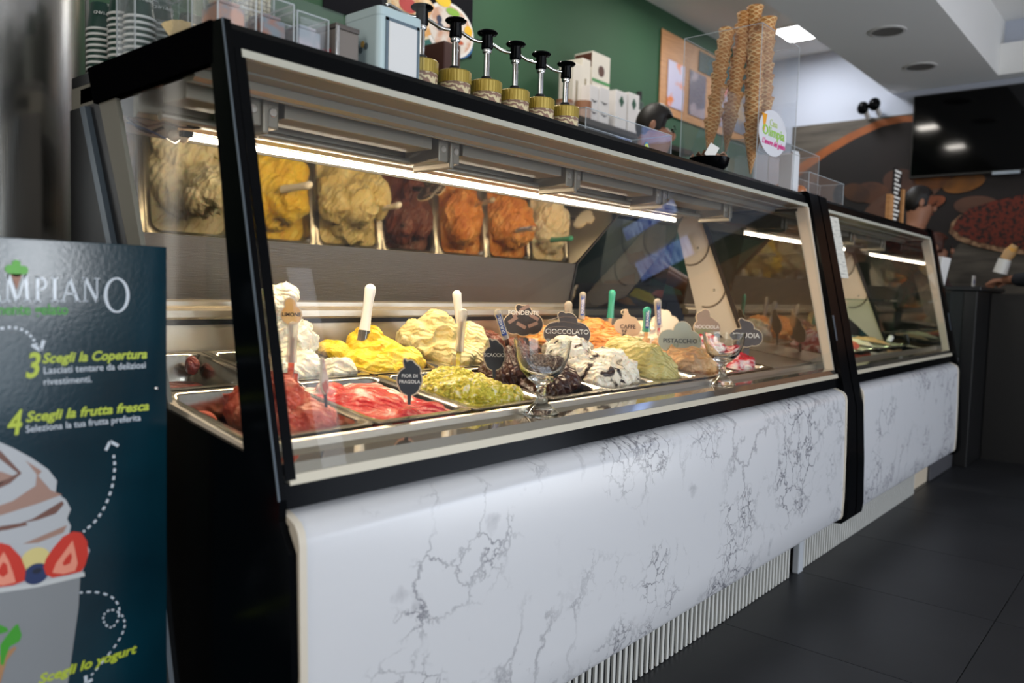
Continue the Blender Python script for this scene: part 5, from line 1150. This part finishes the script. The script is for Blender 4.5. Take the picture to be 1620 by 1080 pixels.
def skin_mesh(name, pts, edges, rad, sub=2):
    me = bpy.data.meshes.new(name); me.from_pydata(pts, edges, []); o = bpy.data.objects.new('tmp', me); COL.objects.link(o)
    s = o.modifiers.new('skin', 'SKIN'); s.use_smooth_shade = True
    for i, r in enumerate(rad):
        sv = me.skin_vertices[0].data[i]; sv.radius = r if isinstance(r, tuple) else (r, r); sv.use_root = (i == 0)
    ss = o.modifiers.new('sub', 'SUBSURF'); ss.levels = sub
    dg = bpy.context.evaluated_depsgraph_get(); out = bpy.data.meshes.new_from_object(o.evaluated_get(dg)); bpy.data.objects.remove(o)
    out.polygons.foreach_set('use_smooth', [True]*len(out.polygons)); return out
M_skin = mat('skin', 'a9765c', .5, sss=.1); M_hair = mat('dark hair', '17110f', .5, bump=(80, .6), stretch=(1, 1, 6)); M_hairb = mat('auburn hair', '4a2518', .5, bump=(80, .6))
def head_parts(t, c, yaw, hair, r=.1, tilt=0):
    M = Matrix.Translation(c) @ Matrix.Rotation(yaw, 4, 'Z') @ Matrix.Rotation(tilt, 4, 'X')   # face looks along -y
    b = B(); b.ball((0, 0, 0), (.076, .095, .112), 24, 16, M)
    me = b.mesh('hair')
    hb = B(); v = []
    hb.ball((0, .014, .018), (.080, .092, .100), 24, 16)
    hv = [];
    for (x, y, z) in hb.v:
        if y < -.03 and z < .068: y = -.03+(y+.03)*.15
        if y < .03 and z < .02: x *= .9
        if z < -.03 and y < .02: z = -.03+(z+.03)*.3; x *= .88
        hv.append(tuple(M @ Vector((x, y, z))))
    hb.v = hv
    obj('hair', hb, hair, t, smooth=True)
    f = B()
    f.ball((0, -.092, -.018), (.010, .014, .020), 10, 8, M)
    obj('nose', f, M_skin, t, smooth=True)
    for s in (-1, 1):
        obj('eye', B().ball((s*.031, -.083, .008), (.010, .008, .006), 10, 6, M), mat('eye', '201814', .2), t, smooth=True)
        obj('eyebrow', B().ball((s*.031, -.088, .026), (.016, .004, .004), 8, 5, M), hair, t)
    for s in (-1, 1): obj('ear', B().ball((s*.078, .008, -.005), (.008, .015, .026), 10, 8, M), M_skin, t, smooth=True)
    mo = B().ball((0, -.088, -.055), (.022, .006, .006), 10, 6, M); obj('mouth', mo, mat('lips', '8a4a44', .4), t, smooth=True)
def hand_mesh(P, d, up, s=1.0, curl=.5):
    """palm plus five bent fingers as skinned chains; d = pointing direction, up = back of hand normal"""
    P, d, up = Vector(P), Vector(d).normalized(), Vector(up); up = (up-d*up.dot(d)).normalized(); sd_ = d.cross(up)
    pts = [P, P+d*.045*s, P+d*.085*s]; ed = [(0, 1), (1, 2)]; rad = [(.022*s, .016*s), (.036*s, .014*s), (.036*s, .012*s)]
    for k, (off, ln) in enumerate(((-.03, .068), (-.010, .078), (.011, .073), (.03, .057))):
        a = P+d*.075*s+sd_*off*s; i = len(pts); pts.append(a); rad.append(.0095*s); ed.append((2, i))
        cur = a; ang = 0
        for q in range(3):
            ang += curl*.75; st_ = d*math.cos(ang)-up*math.sin(ang); cur = cur+st_*ln*s*(.45, .32, .23)[q]; pts.append(cur); rad.append((.0088, .008, .007)[q]*s); ed.append((i+q, i+q+1))
    a = P+d*.02*s-sd_*.03*s; i = len(pts); pts.append(a); rad.append(.012*s); ed.append((0, i))
    pts.append(a+(d*.7-sd_*.7-up*.3)*.035*s); rad.append(.0105*s); ed.append((i, i+1)); pts.append(a+(d*1.3-sd_*.8-up*.6)*.05*s); rad.append(.009*s); ed.append((i+1, i+2))
    return pts, ed, rad
def person(label, base, yaw, H, cloth, pants, hair, arms, lean=0, headyaw=0, headtilt=0, sleeves=True):
    """arms: list of two [shoulder offset handled] elbow & hand positions in local coords (x right, -y forward)"""
    t = thing('person', label, 'person', base, (0, 0, yaw)); k = H/1.75
    S = lambda x, y, z: Vector((x*k, y*k, z*k))
    hip = S(0, 0, .93); ch = S(0, -lean*.45, 1.25); nk = S(0, -lean*.8, 1.48); hd = S(0, -lean*1.0, 1.62)
    pts = [hip, ch, S(0, -lean*.7, 1.40), nk, hd+S(0, 0, -.02), hd+S(0, 0, .04)]; ed = [(0, 1), (1, 2), (2, 3), (3, 4), (4, 5)]; rad = [(.15, .11), (.155, .11), (.12, .09), .055, (.074, .09), (.072, .088)]
    cp = []; 
    body_hands = []
    for s, (el, ha) in zip((-1, 1), arms):
        i = len(pts); sh_ = S(s*.19, -lean*.72, 1.40); pts += [sh_, Vector(el), Vector(ha)]; rad += [.055, .042, .028]; ed += [(2, i), (i, i+1), (i+1, i+2)]
        dd = (Vector(ha)-Vector(el)).normalized(); hp, he, hr = hand_mesh(Vector(ha)+dd*.005, dd, (0, 0, 1), 1.0, .5); j = len(pts)
        pts += hp; rad += hr; ed += [(a+j, b_+j) for a, b_ in he]; ed.append((i+2, j))
    for s in (-1, 1):
        i = len(pts); pts += [S(s*.1, 0, .86), S(s*.11, -.03, .48), S(s*.11, .0, .09), S(s*.12, -.14, .035)]; rad += [.085, .058, .042, (.04, .03)]; ed += [(0, i), (i, i+1), (i+1, i+2), (i+2, i+3)]
    rad = [(r if isinstance(r, tuple) else (r, r)) for r in rad]
    obj('body', skin_mesh('body', [tuple(p) for p in pts], ed, [(a*k, b_*k) for a, b_ in rad], 1), M_skin, t)
    # clothing: shirt, trousers, shoes follow the same skeleton a little larger
    sp_, se, sr = [hip+S(0, 0, -.06), ch, S(0, -lean*.7, 1.405), S(0, -lean*.78, 1.45)], [(0, 1), (1, 2), (2, 3)], [(.18, .135), (.185, .135), (.145, .11), (.07, .065)]
    for s, (el, ha) in zip((-1, 1), arms):
        i = len(sp_); sh_ = S(s*.19, -lean*.72, 1.405); E_ = Vector(el); Hn = Vector(ha)
        sp_ += [sh_, E_]; sr += [(.072, .072), (.057, .057)]; se += [(2, i), (i, i+1)]
        if sleeves: sp_.append(E_.lerp(Hn, .85)); sr.append((.042, .042)); se.append((i+1, i+2))
    obj('shirt', skin_mesh('shirt', [tuple(p) for p in sp_], se, [(a*k, b_*k) for a, b_ in sr], 1), cloth, t)
    tp, te, trr = [hip, ], [], [(.165, .125)]
    for s in (-1, 1):
        i = len(tp); tp += [S(s*.1, 0, .86), S(s*.11, -.03, .48), S(s*.11, .0, .1)]; trr += [(.105, .1), (.076, .076), (.06, .06)]; te += [(0, i), (i, i+1), (i+1, i+2)]
    obj('trousers', skin_mesh('trousers', [tuple(p) for p in tp], te, [(a*k, b_*k) for a, b_ in trr], 1), pants, t)
    for s in (-1, 1): obj('shoe', B().ball((s*.115*k, -.06*k, .045*k), (.05*k, .14*k, .045*k), 14, 8), M_blackm, t, smooth=True)
    head_parts(t, hd+S(0, 0, .03), headyaw, hair, tilt=headtilt)
    return t
M_wshirt = mat('white work shirt', 'd8d8d6', .8); M_darkcl = mat('near black cloth', '0e0f14', .85); M_navy = mat('dark navy cloth', '10141f', .85)
person('person with short dark hair and glasses working behind the near case, head bent', (2.73, 1.23, 0), math.radians(20), 1.90, M_wshirt, M_darkcl, M_hair, [((-.3, -.12, 1.14), (-.12, -.32, 1.03)), ((.32, -.10, 1.14), (.16, -.33, 1.03))], lean=.13, headyaw=.1, headtilt=.3, sleeves=False)
person('person with dark hair behind the black counter, facing right', (5.08, .56, 0), math.radians(15), 1.73, M_darkcl, M_darkcl, M_hair, [((-.28, .0, 1.12), (-.28, -.06, .9)), ((.28, .0, 1.12), (.28, -.06, .9))], lean=.1, headyaw=.2, headtilt=.2)
person('person in dark clothes leaning on the black counter, cut off by right edge', (4.85, -.66, 0), math.radians(152), 1.78, M_navy, M_darkcl, M_hair, [((-.12, -.42, 1.17), (.05, -.62, 1.13)), ((.3, -.2, 1.14), (.2, -.55, 1.13))], lean=.25, headyaw=0)
person('person with auburn hair standing behind the small glass display', (5.66, .5, 0), math.radians(10), 1.45, M_darkcl, M_darkcl, M_hairb, [((-.25, .0, .95), (-.25, -.05, .75)), ((.25, .0, .95), (.25, -.05, .75))], lean=.04)
# rolled sandwich held up at the right edge
q = at(1590, 410, 0, 4.9); q2 = at(1606, 388, 0, 4.9)
w_ = thing('wrapped_roll', 'long filled roll in a napkin held above the black counter', 'food', (0, 0, 0))
obj('bread', B().tube([q, q.lerp(q2, .5), q2], [.03, .034, .02], 12), mat('bread crust', 'c9a070', .6, var=('e0a03a', .5, .6), varscale=18), w_, smooth=True)
obj('napkin', B().tube([at(1582, 432, 0, 4.9), q], [.04, .035], 10), M_white, w_, smooth=True)
